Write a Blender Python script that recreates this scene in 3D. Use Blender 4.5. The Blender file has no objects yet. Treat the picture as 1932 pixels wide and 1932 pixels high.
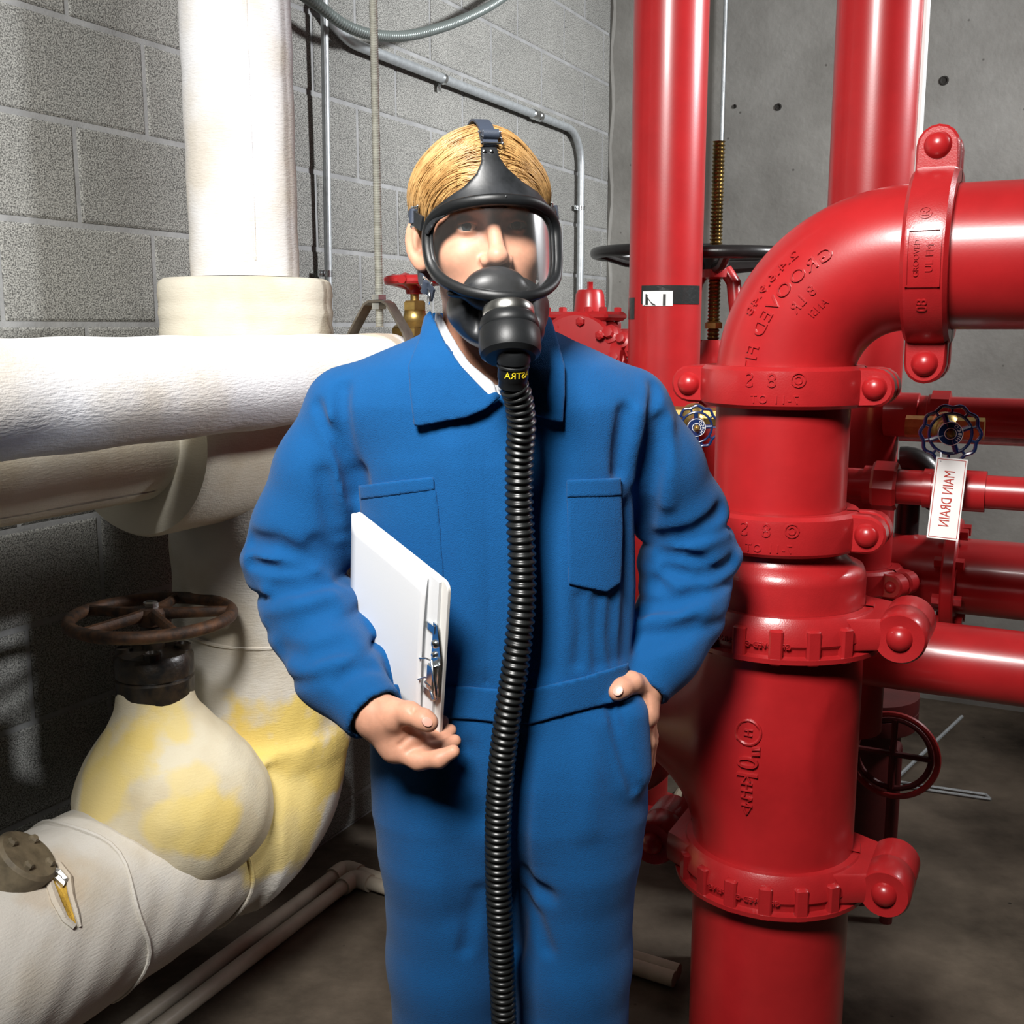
import bpy, bmesh, math, random
import numpy as np
from mathutils import Vector, Matrix

random.seed(7)
SC = bpy.context.scene
COL = SC.collection

# ------------------------------------------------------------------ camera
FPX = 2081.0
TILT = math.atan(351 / FPX)
CAMZ = 1.5
cam_d = bpy.data.cameras.new('camera')
cam_d.sensor_fit = 'HORIZONTAL'
cam_d.sensor_width = 36.0
cam_d.lens = 36.0 * FPX / 1932.0
cam_d.clip_start = 0.05
cam = bpy.data.objects.new('camera', cam_d)
COL.objects.link(cam)
cam.location = (0, 0, CAMZ)
cam.rotation_euler = (math.pi / 2 - TILT, 0, 0)
SC.camera = cam

# ------------------------------------------------------------------ world, lights, exposure
world = bpy.data.worlds.new('room_air')
SC.world = world
world.use_nodes = True
world.node_tree.nodes['Background'].inputs[0].default_value = (0.75, 0.85, 1.0, 1)
world.node_tree.nodes['Background'].inputs[1].default_value = 0.002
SC.view_settings.view_transform = 'Standard'
SC.view_settings.look = 'None'
SC.view_settings.exposure = 0.0
SC.view_settings.gamma = 1.0
SC.view_settings.use_curve_mapping = False


def area_light(name, loc, target, size, power, color=(1, 1, 1), spread=180):
    d = bpy.data.lights.new(name, 'AREA')
    d.shape = 'RECTANGLE'
    d.size, d.size_y = size
    d.energy = power
    d.color = color
    d.spread = math.radians(spread)
    o = bpy.data.objects.new(name, d)
    COL.objects.link(o)
    o.location = loc
    o.rotation_euler = (Vector(target) - Vector(loc)).to_track_quat('-Z', 'Y').to_euler()
    return o


area_light('key_softbox', (-0.52, -0.15, 2.95), (-0.02, 1.75, 1.62), (0.65, 0.65), 41, (1.0, 0.98, 0.95), 88)
area_light('room_strobe', (2.9, 2.3, 2.85), (0.1, 3.7, 2.0), (0.40, 0.40), 58, (0.97, 0.98, 1.0), 100)

# ------------------------------------------------------------------ pixel / room geometry helpers
_F = np.array([0, math.cos(TILT), -math.sin(TILT)])
_U = np.array([0, math.sin(TILT), math.cos(TILT)])
_X = np.array([1.0, 0, 0])
_O = np.array([0, 0, CAMZ])


def ray(px, py):
    return _F + _X * (px - 966) / FPX + _U * (966 - py) / FPX


def PY(px, py, Y):                       # point seen at a pixel, at forward distance Y
    r = ray(px, py)
    return Vector(_O + r * (Y / r[1]))


def PZ(px, py, z):                       # point seen at a pixel, at height z
    r = ray(px, py)
    return Vector(_O + r * ((z - CAMZ) / r[2]))


WD = np.array([0.4500, 0.8930, 0.0]); WD /= np.linalg.norm(WD)      # along the block wall, away
VD = np.array([WD[1], -WD[0], 0.0])                                # along the concrete wall, to the right
CORNER = np.array([0.417, 4.956, 0.0])
W3, V3, Z3 = Vector(WD), Vector(VD), Vector((0, 0, 1))


def R(a, b, z):                          # a = distance from block wall, b = distance from concrete wall
    q = CORNER + a * VD - b * WD
    return Vector((q[0], q[1], z))


def PA(px, py, a=0.0):                   # pixel on the plane a metres off the block wall
    r = ray(px, py)
    t = ((CORNER - _O) @ VD + a) / (r @ VD)
    return Vector(_O + r * t)


def PB(px, py, b=0.0):                   # pixel on the plane b metres off the concrete wall
    r = ray(px, py)
    t = ((CORNER - _O) @ (-WD) + b) / (r @ (-WD))
    return Vector(_O + r * t)


def room_b(p):
    return float((np.array(p) - CORNER) @ (-WD))


def frame(loc, zaxis, xaxis):
    z = Vector(zaxis).normalized()
    x = Vector(xaxis) - z * Vector(xaxis).dot(z)
    x.normalize()
    y = z.cross(x)
    m = Matrix((x, y, z)).transposed().to_4x4()
    m.translation = Vector(loc)
    return m


# ------------------------------------------------------------------ materials
MATS = {}


def mat(name, col, rough=0.5, metal=0.0, var=0.0, vscale=8.0, bump=0.0, bscale=200.0, bdist=0.002, coat=0.0,
        spec=0.5, col2=None, detail=4.0, stretch=None, sss=0.0, rvar=0.0):
    if name in MATS:
        return MATS[name]
    m = bpy.data.materials.new(name)
    m.use_nodes = True
    nt = m.node_tree
    p = nt.nodes['Principled BSDF']
    p.inputs['Base Color'].default_value = (*col, 1)
    p.inputs['Roughness'].default_value = rough
    p.inputs['Metallic'].default_value = metal
    p.inputs['Coat Weight'].default_value = coat
    p.inputs['Coat Roughness'].default_value = 0.12
    p.inputs['Specular IOR Level'].default_value = spec
    if sss:
        p.inputs['Subsurface Weight'].default_value = sss
        p.inputs['Subsurface Radius'].default_value = (0.012, 0.005, 0.003)
        p.inputs['Subsurface Scale'].default_value = 0.5
    tc = nt.nodes.new('ShaderNodeTexCoord')
    src = tc.outputs['Object']
    if stretch:
        mp = nt.nodes.new('ShaderNodeMapping')
        mp.inputs['Scale'].default_value = stretch
        nt.links.new(src, mp.inputs['Vector'])
        src = mp.outputs['Vector']
    if var or col2:
        n = nt.nodes.new('ShaderNodeTexNoise')
        n.inputs['Scale'].default_value = vscale
        n.inputs['Detail'].default_value = detail
        n.inputs['Roughness'].default_value = 0.6
        nt.links.new(src, n.inputs['Vector'])
        r = nt.nodes.new('ShaderNodeValToRGB')
        r.color_ramp.elements[0].position = 0.35
        r.color_ramp.elements[1].position = 0.65
        c2 = col2 or tuple(c * (1 - var) for c in col)
        r.color_ramp.elements[0].color = (*c2, 1)
        r.color_ramp.elements[1].color = (*col, 1)
        nt.links.new(n.outputs['Fac'], r.inputs['Fac'])
        nt.links.new(r.outputs['Color'], p.inputs['Base Color'])
        if rvar:
            mr = nt.nodes.new('ShaderNodeMapRange')
            mr.inputs['To Min'].default_value = rough - rvar
            mr.inputs['To Max'].default_value = rough + rvar
            nt.links.new(n.outputs['Fac'], mr.inputs['Value'])
            nt.links.new(mr.outputs['Result'], p.inputs['Roughness'])
    if bump:
        n = nt.nodes.new('ShaderNodeTexNoise')
        n.inputs['Scale'].default_value = bscale
        n.inputs['Detail'].default_value = 3.0
        nt.links.new(src, n.inputs['Vector'])
        b = nt.nodes.new('ShaderNodeBump')
        b.inputs['Strength'].default_value = bump
        b.inputs['Distance'].default_value = bdist
        nt.links.new(n.outputs['Fac'], b.inputs['Height'])
        nt.links.new(b.outputs['Normal'], p.inputs['Normal'])
    MATS[name] = m
    return m


RED = mat('red_enamel', (0.37, 0.013, 0.015), rough=0.33, bump=0.05, bscale=260, bdist=0.001, coat=0.15, var=0.12, vscale=14)
REDC = mat('red_painted_casting', (0.36, 0.014, 0.016), rough=0.31, bump=0.16, bscale=420, bdist=0.0012, coat=0.2, var=0.12, vscale=20)
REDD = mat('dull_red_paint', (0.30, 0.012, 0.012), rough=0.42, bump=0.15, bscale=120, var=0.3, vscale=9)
RED_SHADE = mat('shade_darkened_red', (0.10, 0.008, 0.008), rough=0.5, bump=0.15, bscale=120, var=0.4, vscale=9)  # red paint with the gloom near the floor put into its colour
GALV = mat('galvanised_steel', (0.56, 0.60, 0.62), rough=0.36, metal=0.55, var=0.2, vscale=60, bump=0.05, bscale=300)
ZINC = mat('bright_zinc', (0.72, 0.75, 0.76), rough=0.22, metal=1.0, var=0.15, vscale=40)
STEELROD = mat('plated_threaded_steel', (0.46, 0.46, 0.41), rough=0.4, metal=0.5, var=0.2, vscale=50)
DARKSTEEL = mat('oiled_dark_steel', (0.20, 0.18, 0.15), rough=0.38, metal=0.8, var=0.35, vscale=40, bump=0.1, bscale=150)
BRASS = mat('brass', (0.52, 0.36, 0.12), rough=0.36, metal=0.9, var=0.3, vscale=40, bump=0.12, bscale=500)
BRASSD = mat('dark_brass_thread', (0.30, 0.21, 0.08), rough=0.3, metal=0.9, var=0.6, vscale=25)
BLACKP = mat('black_enamel', (0.012, 0.011, 0.011), rough=0.32, var=0.3, vscale=30, bump=0.1, bscale=150)
BLUEP = mat('blue_enamel', (0.010, 0.028, 0.11), rough=0.22, var=0.2, vscale=60, coat=0.4)
WHITEP = mat('white_paint', (0.72, 0.72, 0.70), rough=0.4)
PVC = mat('cream_plastic_pipe', (0.62, 0.55, 0.44), rough=0.4, var=0.15, vscale=20)
RUBBER = mat('black_rubber', (0.006, 0.0065, 0.007), rough=0.42, bump=0.08, bscale=350, bdist=0.0008, col2=(0.009, 0.010, 0.011), vscale=25, spec=0.35)
RUBBERS = mat('worn_black_rubber', (0.008, 0.009, 0.010), rough=0.38, bump=0.1, bscale=120, bdist=0.001, col2=(0.022, 0.024, 0.027), vscale=30, spec=0.4)
HOSE = mat('black_corrugated_rubber', (0.009, 0.010, 0.010), rough=0.34, spec=0.45)
WEB = mat('blue_black_webbing', (0.030, 0.040, 0.062), rough=0.6, bump=0.4, bscale=900, bdist=0.0006)
INK = mat('black_ink', (0.01, 0.01, 0.01), rough=0.6)
REDINK = mat('red_ink', (0.42, 0.03, 0.015), rough=0.5)
YELLOWINK = mat('yellow_print', (0.80, 0.60, 0.02), rough=0.5)
WHITEINK = mat('white_print', (0.8, 0.8, 0.8), rough=0.5)
PLATEW = mat('white_sign_enamel', (0.80, 0.80, 0.78), rough=0.3)
TAPE = mat('glossy_black_tape', (0.02, 0.022, 0.022), rough=0.25, bump=0.5, bscale=90, bdist=0.002)
PAPER = mat('white_paper', (0.80, 0.81, 0.82), rough=0.75, bump=0.05, bscale=300)
BOARD = mat('white_board', (0.80, 0.78, 0.74), rough=0.55)
SKIN = mat('skin', (0.66, 0.33, 0.215), rough=0.5, var=0.18, vscale=45, bump=0.12, bscale=420, bdist=0.0007, sss=0.15, spec=0.4)
NAIL = mat('finger_nail', (0.66, 0.36, 0.28), rough=0.3)
SHIRT = mat('pale_grey_shirt', (0.55, 0.56, 0.58), rough=0.85, bump=0.3, bscale=700, bdist=0.0006)
EYEW = mat('eye_white', (0.62, 0.58, 0.54), rough=0.25)
IRIS = mat('grey_iris', (0.07, 0.09, 0.10), rough=0.2)
FIBRE = mat('yellow_fibreglass', (0.62, 0.38, 0.05), rough=0.9, bump=0.8, bscale=200, bdist=0.004, var=0.4, vscale=40)
FOIL = mat('foil', (0.7, 0.7, 0.68), rough=0.3, metal=0.9, bump=0.8, bscale=60, bdist=0.004)
RUST = mat('rusty_iron', (0.105, 0.045, 0.018), rough=0.62, metal=0.25, col2=(0.022, 0.014, 0.010), vscale=42, bump=0.4, bscale=260, bdist=0.0015, detail=6)
BLACKGREASE = mat('black_greased_iron', (0.010, 0.009, 0.008), rough=0.36, col2=(0.035, 0.024, 0.014), vscale=45, bump=0.3, bscale=120, bdist=0.002)
FLANGEOLD = mat('aged_tan_iron', (0.20, 0.16, 0.10), rough=0.6, col2=(0.10, 0.08, 0.05), vscale=30, bump=0.3, bscale=120)
BOOT = mat('black_leather', (0.015, 0.014, 0.013), rough=0.4, bump=0.2, bscale=150)


def fabric_mat():
    m = mat('blue_cotton_twill', (0.004, 0.078, 0.238), rough=0.85, var=0.06, vscale=30, spec=0.15)
    nt = m.node_tree
    p = nt.nodes['Principled BSDF']
    p.inputs['Sheen Weight'].default_value = 0.08
    tc = nt.nodes.new('ShaderNodeTexCoord')
    n = nt.nodes.new('ShaderNodeTexNoise'); n.inputs['Scale'].default_value = 750; n.inputs['Detail'].default_value = 3
    nt.links.new(tc.outputs['Object'], n.inputs['Vector'])
    b = nt.nodes.new('ShaderNodeBump'); b.inputs['Strength'].default_value = 0.8; b.inputs['Distance'].default_value = 0.0012
    nt.links.new(n.outputs['Fac'], b.inputs['Height'])
    nt.links.new(b.outputs['Normal'], p.inputs['Normal'])
    return m


BLUE = fabric_mat()


def block_mat():
    m = bpy.data.materials.new('grey_concrete_block'); m.use_nodes = True
    nt = m.node_tree; p = nt.nodes['Principled BSDF']
    p.inputs['Roughness'].default_value = 0.92
    p.inputs['Specular IOR Level'].default_value = 0.25
    tc = nt.nodes.new('ShaderNodeTexCoord'); oi = nt.nodes.new('ShaderNodeObjectInfo')
    ad = nt.nodes.new('ShaderNodeVectorMath'); ad.operation = 'ADD'
    sc_ = nt.nodes.new('ShaderNodeVectorMath'); sc_.operation = 'SCALE'; sc_.inputs['Scale'].default_value = 9.0
    cx = nt.nodes.new('ShaderNodeCombineXYZ')
    nt.links.new(oi.outputs['Random'], cx.inputs[0]); nt.links.new(oi.outputs['Random'], cx.inputs[1])
    nt.links.new(cx.outputs[0], sc_.inputs[0])
    nt.links.new(tc.outputs['Object'], ad.inputs[0]); nt.links.new(sc_.outputs[0], ad.inputs[1])
    n = nt.nodes.new('ShaderNodeTexNoise'); n.inputs['Scale'].default_value = 330; n.inputs['Detail'].default_value = 2
    nt.links.new(ad.outputs[0], n.inputs['Vector'])
    r = nt.nodes.new('ShaderNodeValToRGB')
    r.color_ramp.elements[0].position = 0.36; r.color_ramp.elements[0].color = (0.085, 0.085, 0.08, 1)
    r.color_ramp.elements[1].position = 0.62; r.color_ramp.elements[1].color = (0.37, 0.37, 0.345, 1)
    nt.links.new(n.outputs['Fac'], r.inputs['Fac'])
    n2 = nt.nodes.new('ShaderNodeTexNoise'); n2.inputs['Scale'].default_value = 5; n2.inputs['Detail'].default_value = 3
    nt.links.new(ad.outputs[0], n2.inputs['Vector'])
    mr = nt.nodes.new('ShaderNodeMapRange'); mr.inputs['To Min'].default_value = 0.82; mr.inputs['To Max'].default_value = 1.15
    nt.links.new(n2.outputs['Fac'], mr.inputs['Value'])
    mo = nt.nodes.new('ShaderNodeMapRange'); mo.inputs['To Min'].default_value = 0.92; mo.inputs['To Max'].default_value = 1.08
    nt.links.new(oi.outputs['Random'], mo.inputs['Value'])
    mu = nt.nodes.new('ShaderNodeMath'); mu.operation = 'MULTIPLY'
    nt.links.new(mr.outputs[0], mu.inputs[0]); nt.links.new(mo.outputs[0], mu.inputs[1])
    vm = nt.nodes.new('ShaderNodeVectorMath'); vm.operation = 'SCALE'
    nt.links.new(r.outputs['Color'], vm.inputs[0]); nt.links.new(mu.outputs[0], vm.inputs['Scale'])
    nt.links.new(vm.outputs[0], p.inputs['Base Color'])
    b = nt.nodes.new('ShaderNodeBump'); b.inputs['Strength'].default_value = 0.55; b.inputs['Distance'].default_value = 0.003
    nt.links.new(n.outputs['Fac'], b.inputs['Height']); nt.links.new(b.outputs['Normal'], p.inputs['Normal'])
    return m


BLOCK = block_mat()
MORTAR = mat('grey_mortar', (0.33, 0.335, 0.335), rough=0.9, var=0.25, vscale=12, bump=0.4, bscale=180, bdist=0.002, spec=0.2)


def concrete_mat(name, c1, c2, c3):
    m = bpy.data.materials.new(name); m.use_nodes = True
    nt = m.node_tree; p = nt.nodes['Principled BSDF']
    p.inputs['Roughness'].default_value = 0.85
    p.inputs['Specular IOR Level'].default_value = 0.3
    tc = nt.nodes.new('ShaderNodeTexCoord')
    n = nt.nodes.new('ShaderNodeTexNoise'); n.inputs['Scale'].default_value = 2.2; n.inputs['Detail'].default_value = 8; n.inputs['Roughness'].default_value = 0.62
    nt.links.new(tc.outputs['Object'], n.inputs['Vector'])
    r = nt.nodes.new('ShaderNodeValToRGB')
    r.color_ramp.elements[0].position = 0.32; r.color_ramp.elements[0].color = (*c1, 1)
    r.color_ramp.elements[1].position = 0.66; r.color_ramp.elements[1].color = (*c2, 1)
    nt.links.new(n.outputs['Fac'], r.inputs['Fac'])
    v = nt.nodes.new('ShaderNodeTexVoronoi'); v.inputs['Scale'].default_value = 11
    nt.links.new(tc.outputs['Object'], v.inputs['Vector'])
    r2 = nt.nodes.new('ShaderNodeValToRGB')
    r2.color_ramp.elements[0].position = 0.03; r2.color_ramp.elements[0].color = (1, 1, 1, 1)
    r2.color_ramp.elements[1].position = 0.07; r2.color_ramp.elements[1].color = (0, 0, 0, 1)
    nt.links.new(v.outputs['Distance'], r2.inputs['Fac'])
    mx = nt.nodes.new('ShaderNodeMixRGB'); mx.inputs['Color2'].default_value = (*c3, 1)
    nt.links.new(r2.outputs['Color'], mx.inputs['Fac']); nt.links.new(r.outputs['Color'], mx.inputs['Color1'])
    nt.links.new(mx.outputs[0], p.inputs['Base Color'])
    n3 = nt.nodes.new('ShaderNodeTexNoise'); n3.inputs['Scale'].default_value = 45; n3.inputs['Detail'].default_value = 6
    nt.links.new(tc.outputs['Object'], n3.inputs['Vector'])
    b = nt.nodes.new('ShaderNodeBump'); b.inputs['Strength'].default_value = 0.3; b.inputs['Distance'].default_value = 0.006
    nt.links.new(n3.outputs['Fac'], b.inputs['Height']); nt.links.new(b.outputs['Normal'], p.inputs['Normal'])
    return m


CONCRETE = concrete_mat('cast_concrete', (0.17, 0.165, 0.15), (0.29, 0.285, 0.265), (0.10, 0.095, 0.085))
FLOORM = concrete_mat('stained_concrete_floor', (0.022, 0.016, 0.010), (0.17, 0.135, 0.10), (0.02, 0.015, 0.011))


def canvas_mat(name, base, stains, weave=1.0):
    """painted canvas jacket; stains = [(centre, radius, colour, strength)] in world metres"""
    m = bpy.data.materials.new(name); m.use_nodes = True
    nt = m.node_tree; p = nt.nodes['Principled BSDF']
    p.inputs['Roughness'].default_value = 0.7
    p.inputs['Specular IOR Level'].default_value = 0.3
    geo = nt.nodes.new('ShaderNodeNewGeometry')
    pos = geo.outputs['Position']
    n = nt.nodes.new('ShaderNodeTexNoise'); n.inputs['Scale'].default_value = 5; n.inputs['Detail'].default_value = 5
    nt.links.new(pos, n.inputs['Vector'])
    r = nt.nodes.new('ShaderNodeValToRGB')
    r.color_ramp.elements[0].position = 0.33; r.color_ramp.elements[0].color = (base[0] * 0.86, base[1] * 0.80, base[2] * 0.70, 1)
    r.color_ramp.elements[1].position = 0.52; r.color_ramp.elements[1].color = (*base, 1)
    nt.links.new(n.outputs['Fac'], r.inputs['Fac'])
    colr = r.outputs['Color']
    n4 = nt.nodes.new('ShaderNodeTexNoise'); n4.inputs['Scale'].default_value = 9; n4.inputs['Detail'].default_value = 6
    nt.links.new(pos, n4.inputs['Vector'])
    for (c, rad, sc, st) in stains:
        d = nt.nodes.new('ShaderNodeVectorMath'); d.operation = 'DISTANCE'
        d.inputs[1].default_value = c
        nt.links.new(pos, d.inputs[0])
        a = nt.nodes.new('ShaderNodeMath'); a.operation = 'MULTIPLY_ADD'
        a.inputs[1].default_value = rad * 2.6; a.inputs[2].default_value = -rad * 1.3
        nt.links.new(n4.outputs['Fac'], a.inputs[0])
        s = nt.nodes.new('ShaderNodeMath'); s.operation = 'ADD'
        nt.links.new(d.outputs['Value'], s.inputs[0]); nt.links.new(a.outputs[0], s.inputs[1])
        mr = nt.nodes.new('ShaderNodeMapRange')
        mr.inputs['From Min'].default_value = rad * 0.75; mr.inputs['From Max'].default_value = rad * 1.15
        mr.inputs['To Min'].default_value = st; mr.inputs['To Max'].default_value = 0
        nt.links.new(s.outputs[0], mr.inputs['Value'])
        mx = nt.nodes.new('ShaderNodeMixRGB'); mx.inputs['Color2'].default_value = (*sc, 1)
        nt.links.new(mr.outputs[0], mx.inputs['Fac']); nt.links.new(colr, mx.inputs['Color1'])
        colr = mx.outputs[0]
    nt.links.new(colr, p.inputs['Base Color'])
    # weave relief: fine crossed ribs plus wrinkles
    mp = nt.nodes.new('ShaderNodeMapping'); mp.inputs['Scale'].default_value = (1, 1, 5)
    nt.links.new(pos, mp.inputs['Vector'])
    n2 = nt.nodes.new('ShaderNodeTexNoise'); n2.inputs['Scale'].default_value = 60; n2.inputs['Detail'].default_value = 4
    nt.links.new(mp.outputs[0], n2.inputs['Vector'])
    n3 = nt.nodes.new('ShaderNodeTexNoise'); n3.inputs['Scale'].default_value = 320; n3.inputs['Detail'].default_value = 2
    nt.links.new(pos, n3.inputs['Vector'])
    b = nt.nodes.new('ShaderNodeBump'); b.inputs['Strength'].default_value = 0.32 * weave; b.inputs['Distance'].default_value = 0.005
    nt.links.new(n2.outputs['Fac'], b.inputs['Height'])
    b2 = nt.nodes.new('ShaderNodeBump'); b2.inputs['Strength'].default_value = 0.30; b2.inputs['Distance'].default_value = 0.0015
    nt.links.new(n3.outputs['Fac'], b2.inputs['Height']); nt.links.new(b.outputs['Normal'], b2.inputs['Normal'])
    nt.links.new(b2.outputs['Normal'], p.inputs['Normal'])
    return m


def lens_mat():
    m = bpy.data.materials.new('clear_visor'); m.use_nodes = True
    nt = m.node_tree
    for nd in list(nt.nodes):
        nt.nodes.remove(nd)
    out = nt.nodes.new('ShaderNodeOutputMaterial')
    tr = nt.nodes.new('ShaderNodeBsdfTransparent'); tr.inputs[0].default_value = (0.97, 0.97, 0.97, 1)
    gl = nt.nodes.new('ShaderNodeBsdfGlossy'); gl.inputs['Roughness'].default_value = 0.17
    fr = nt.nodes.new('ShaderNodeFresnel'); fr.inputs['IOR'].default_value = 1.30
    mx = nt.nodes.new('ShaderNodeMixShader')
    nt.links.new(fr.outputs[0], mx.inputs[0]); nt.links.new(tr.outputs[0], mx.inputs[1]); nt.links.new(gl.outputs[0], mx.inputs[2])
    df = nt.nodes.new('ShaderNodeBsdfDiffuse'); df.inputs[0].default_value = (0.8, 0.78, 0.74, 1)
    m2 = nt.nodes.new('ShaderNodeMixShader'); m2.inputs[0].default_value = 0.018          # fine scratches scatter a little light
    nt.links.new(mx.outputs[0], m2.inputs[1]); nt.links.new(df.outputs[0], m2.inputs[2])
    nt.links.new(m2.outputs[0], out.inputs[0])
    return m


LENS = lens_mat()


def hair_mat():
    m = mat('fair_hair', (0.54, 0.33, 0.13), rough=0.34, col2=(0.33, 0.18, 0.06), vscale=45, spec=0.6)
    return m


HAIR = hair_mat()


# ------------------------------------------------------------------ mesh builder
class MB:
    def __init__(s):
        s.v = []; s.f = []; s.mi = []

    def add(s, verts, faces, mi=0):
        o = len(s.v)
        s.v.extend([tuple(x) for x in verts])
        for f in faces:
            s.f.append([i + o for i in f]); s.mi.append(mi)

    def box(s, m, size, bev=0.0, mi=0):
        sx, sy, sz = (c / 2 for c in size)
        if bev <= 0:
            vs = [m @ Vector((x * sx, y * sy, z * sz)) for z in (-1, 1) for y in (-1, 1) for x in (-1, 1)]
            s.add(vs, [(0, 2, 3, 1), (4, 5, 7, 6), (0, 1, 5, 4), (2, 6, 7, 3), (0, 4, 6, 2), (1, 3, 7, 5)], mi)
        else:
            b = bev
            outl = [(-sx + b, -sy), (sx - b, -sy), (sx, -sy + b), (sx, sy - b), (sx - b, sy), (-sx + b, sy), (-sx, sy - b), (-sx, -sy + b)]
            inn = [(x * (1 - b / sx), y * (1 - b / sy)) for x, y in outl]
            s.loft(m, [(inn, -sz), (outl, -sz + b), (outl, sz - b), (inn, sz)], mi=mi)

    def loft(s, m, rings, cap=True, mi=0):      # rings = [(list of 2d points, z)]
        n = len(rings[0][0]); vs = []; fs = []
        for pts, z in rings:
            vs += [m @ Vector((x, y, z)) for x, y in pts]
        for k in range(len(rings) - 1):
            for i in range(n):
                j = (i + 1) % n
                fs.append((k * n + i, k * n + j, (k + 1) * n + j, (k + 1) * n + i))
        if cap:
            fs.append(tuple(reversed(range(n)))); fs.append(tuple((len(rings) - 1) * n + i for i in range(n)))
        s.add(vs, fs, mi)

    def prism(s, m, pts, z0, z1, bev=0.0, mi=0):
        if bev <= 0:
            s.loft(m, [(pts, z0), (pts, z1)], mi=mi)
        else:
            cx = sum(p[0] for p in pts) / len(pts); cy = sum(p[1] for p in pts) / len(pts)
            def shr(b):
                o = []
                for x, y in pts:
                    d = math.hypot(x - cx, y - cy) or 1
                    o.append((x - (x - cx) / d * b, y - (y - cy) / d * b))
                return o
            i1 = shr(bev)
            s.loft(m, [(i1, z0), (pts, z0 + bev), (pts, z1 - bev), (i1, z1)], mi=mi)

    def lathe(s, m, prof, n=32, a0=0.0, a1=2 * math.pi, mi=0):
        full = abs(a1 - a0 - 2 * math.pi) < 1e-6
        k = n if full else n + 1
        vs = []; fs = []; idx = []
        for r, h in prof:
            if abs(r) < 1e-7:
                idx.append([len(vs)] * k); vs.append(m @ Vector((0, 0, h)))
            else:
                row = []
                for i in range(k):
                    a = a0 + (a1 - a0) * i / n
                    row.append(len(vs)); vs.append(m @ Vector((r * math.cos(a), r * math.sin(a), h)))
                idx.append(row)
        for q in range(len(prof) - 1):
            A, B = idx[q], idx[q + 1]
            for i in range(n):
                j = (i + 1) % k
                f = [A[i], A[j], B[j], B[i]]
                g = []
                for x in f:
                    if x not in g:
                        g.append(x)
                if len(g) > 2:
                    fs.append(tuple(g))
        s.add(vs, fs, mi)

    def tube(s, pts, rad, n=16, closed=False, cap=True, up=None, sq=1.0, mi=0):
        pts = [Vector(p) for p in pts]
        L = len(pts)
        rads = rad if isinstance(rad, (list, tuple)) else [rad] * L
        T = []
        for i in range(L):
            if closed:
                t = pts[(i + 1) % L] - pts[i - 1]
            else:
                t = pts[min(i + 1, L - 1)] - pts[max(i - 1, 0)]
            T.append(t.normalized())
        u = Vector(up) if up is not None else (Vector((0, 0, 1)) if abs(T[0].z) < 0.9 else Vector((1, 0, 0)))
        u = (u - T[0] * u.dot(T[0])).normalized()
        vs = []; fs = []
        for i in range(L):
            u = (u - T[i] * u.dot(T[i]))
            u = u.normalized() if u.length > 1e-8 else T[i].orthogonal().normalized()
            w = T[i].cross(u)
            for k in range(n):
                a = 2 * math.pi * k / n
                vs.append(pts[i] + u * (math.cos(a) * rads[i]) + w * (math.sin(a) * rads[i] * sq))
        M = L if closed else L - 1
        for i in range(M):
            j = (i + 1) % L
            for k in range(n):
                q = (k + 1) % n
                fs.append((i * n + k, i * n + q, j * n + q, j * n + k))
        if cap and not closed:
            fs.append(tuple(reversed(range(n)))); fs.append(tuple((L - 1) * n + k for k in range(n)))
        s.add(vs, fs, mi)

    def sphere(s, c, r, m=None, n=20, mi=0):
        rx, ry, rz = r if isinstance(r, (tuple, list)) else (r, r, r)
        mm = (m or Matrix.Identity(4)).copy()
        if m is None:
            mm.translation = Vector(c)
        k = n // 2
        prof = [(math.sin(math.pi * i / k), -math.cos(math.pi * i / k)) for i in range(k + 1)]
        prof[0] = (0, -1); prof[-1] = (0, 1)
        s.lathe(mm @ Matrix.Diagonal((rx, ry, rz, 1)), prof, n, mi=mi)

    def mesh(s, name, mats):
        me = bpy.data.meshes.new(name)
        me.from_pydata(s.v, [], s.f)
        for m in (mats if isinstance(mats, (list, tuple)) else [mats]):
            me.materials.append(m)
        if any(s.mi):
            me.polygons.foreach_set('material_index', s.mi)
        bm = bmesh.new(); bm.from_mesh(me)
        bmesh.ops.recalc_face_normals(bm, faces=bm.faces)
        bm.to_mesh(me); bm.free()
        return me

    def build(s, name, mats, parent=None, smooth=35):
        return link(name, s.mesh(name, mats), parent, smooth)


def link(name, me, parent=None, smooth=35):
    o = bpy.data.objects.new(name, me)
    COL.objects.link(o)
    if smooth:
        me.shade_smooth()
        if smooth < 180 and hasattr(me, 'set_sharp_from_angle'):
            me.set_sharp_from_angle(angle=math.radians(smooth))
    if parent is not None:
        o.parent = parent
        o.matrix_parent_inverse = parent.matrix_world.inverted() if parent.type != 'EMPTY' else Matrix.Translation(-parent.location)
    return o


def tag(o, label=None, cat=None, group=None, kind=None):
    if label: o['label'] = label
    if cat: o['category'] = cat
    if group: o['group'] = group
    if kind: o['kind'] = kind
    return o


def thing(name, label, cat, loc=(0, 0, 0), group=None):
    o = bpy.data.objects.new(name, None)
    COL.objects.link(o)
    o.location = loc
    o.empty_display_size = 0.05
    return tag(o, label, cat, group)


def arc(c, u, w, r, a0, a1, n):
    c, u, w = Vector(c), Vector(u), Vector(w)
    return [c + (u * math.cos(a) + w * math.sin(a)) * r for a in (a0 + (a1 - a0) * i / n for i in range(n + 1))]


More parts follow.
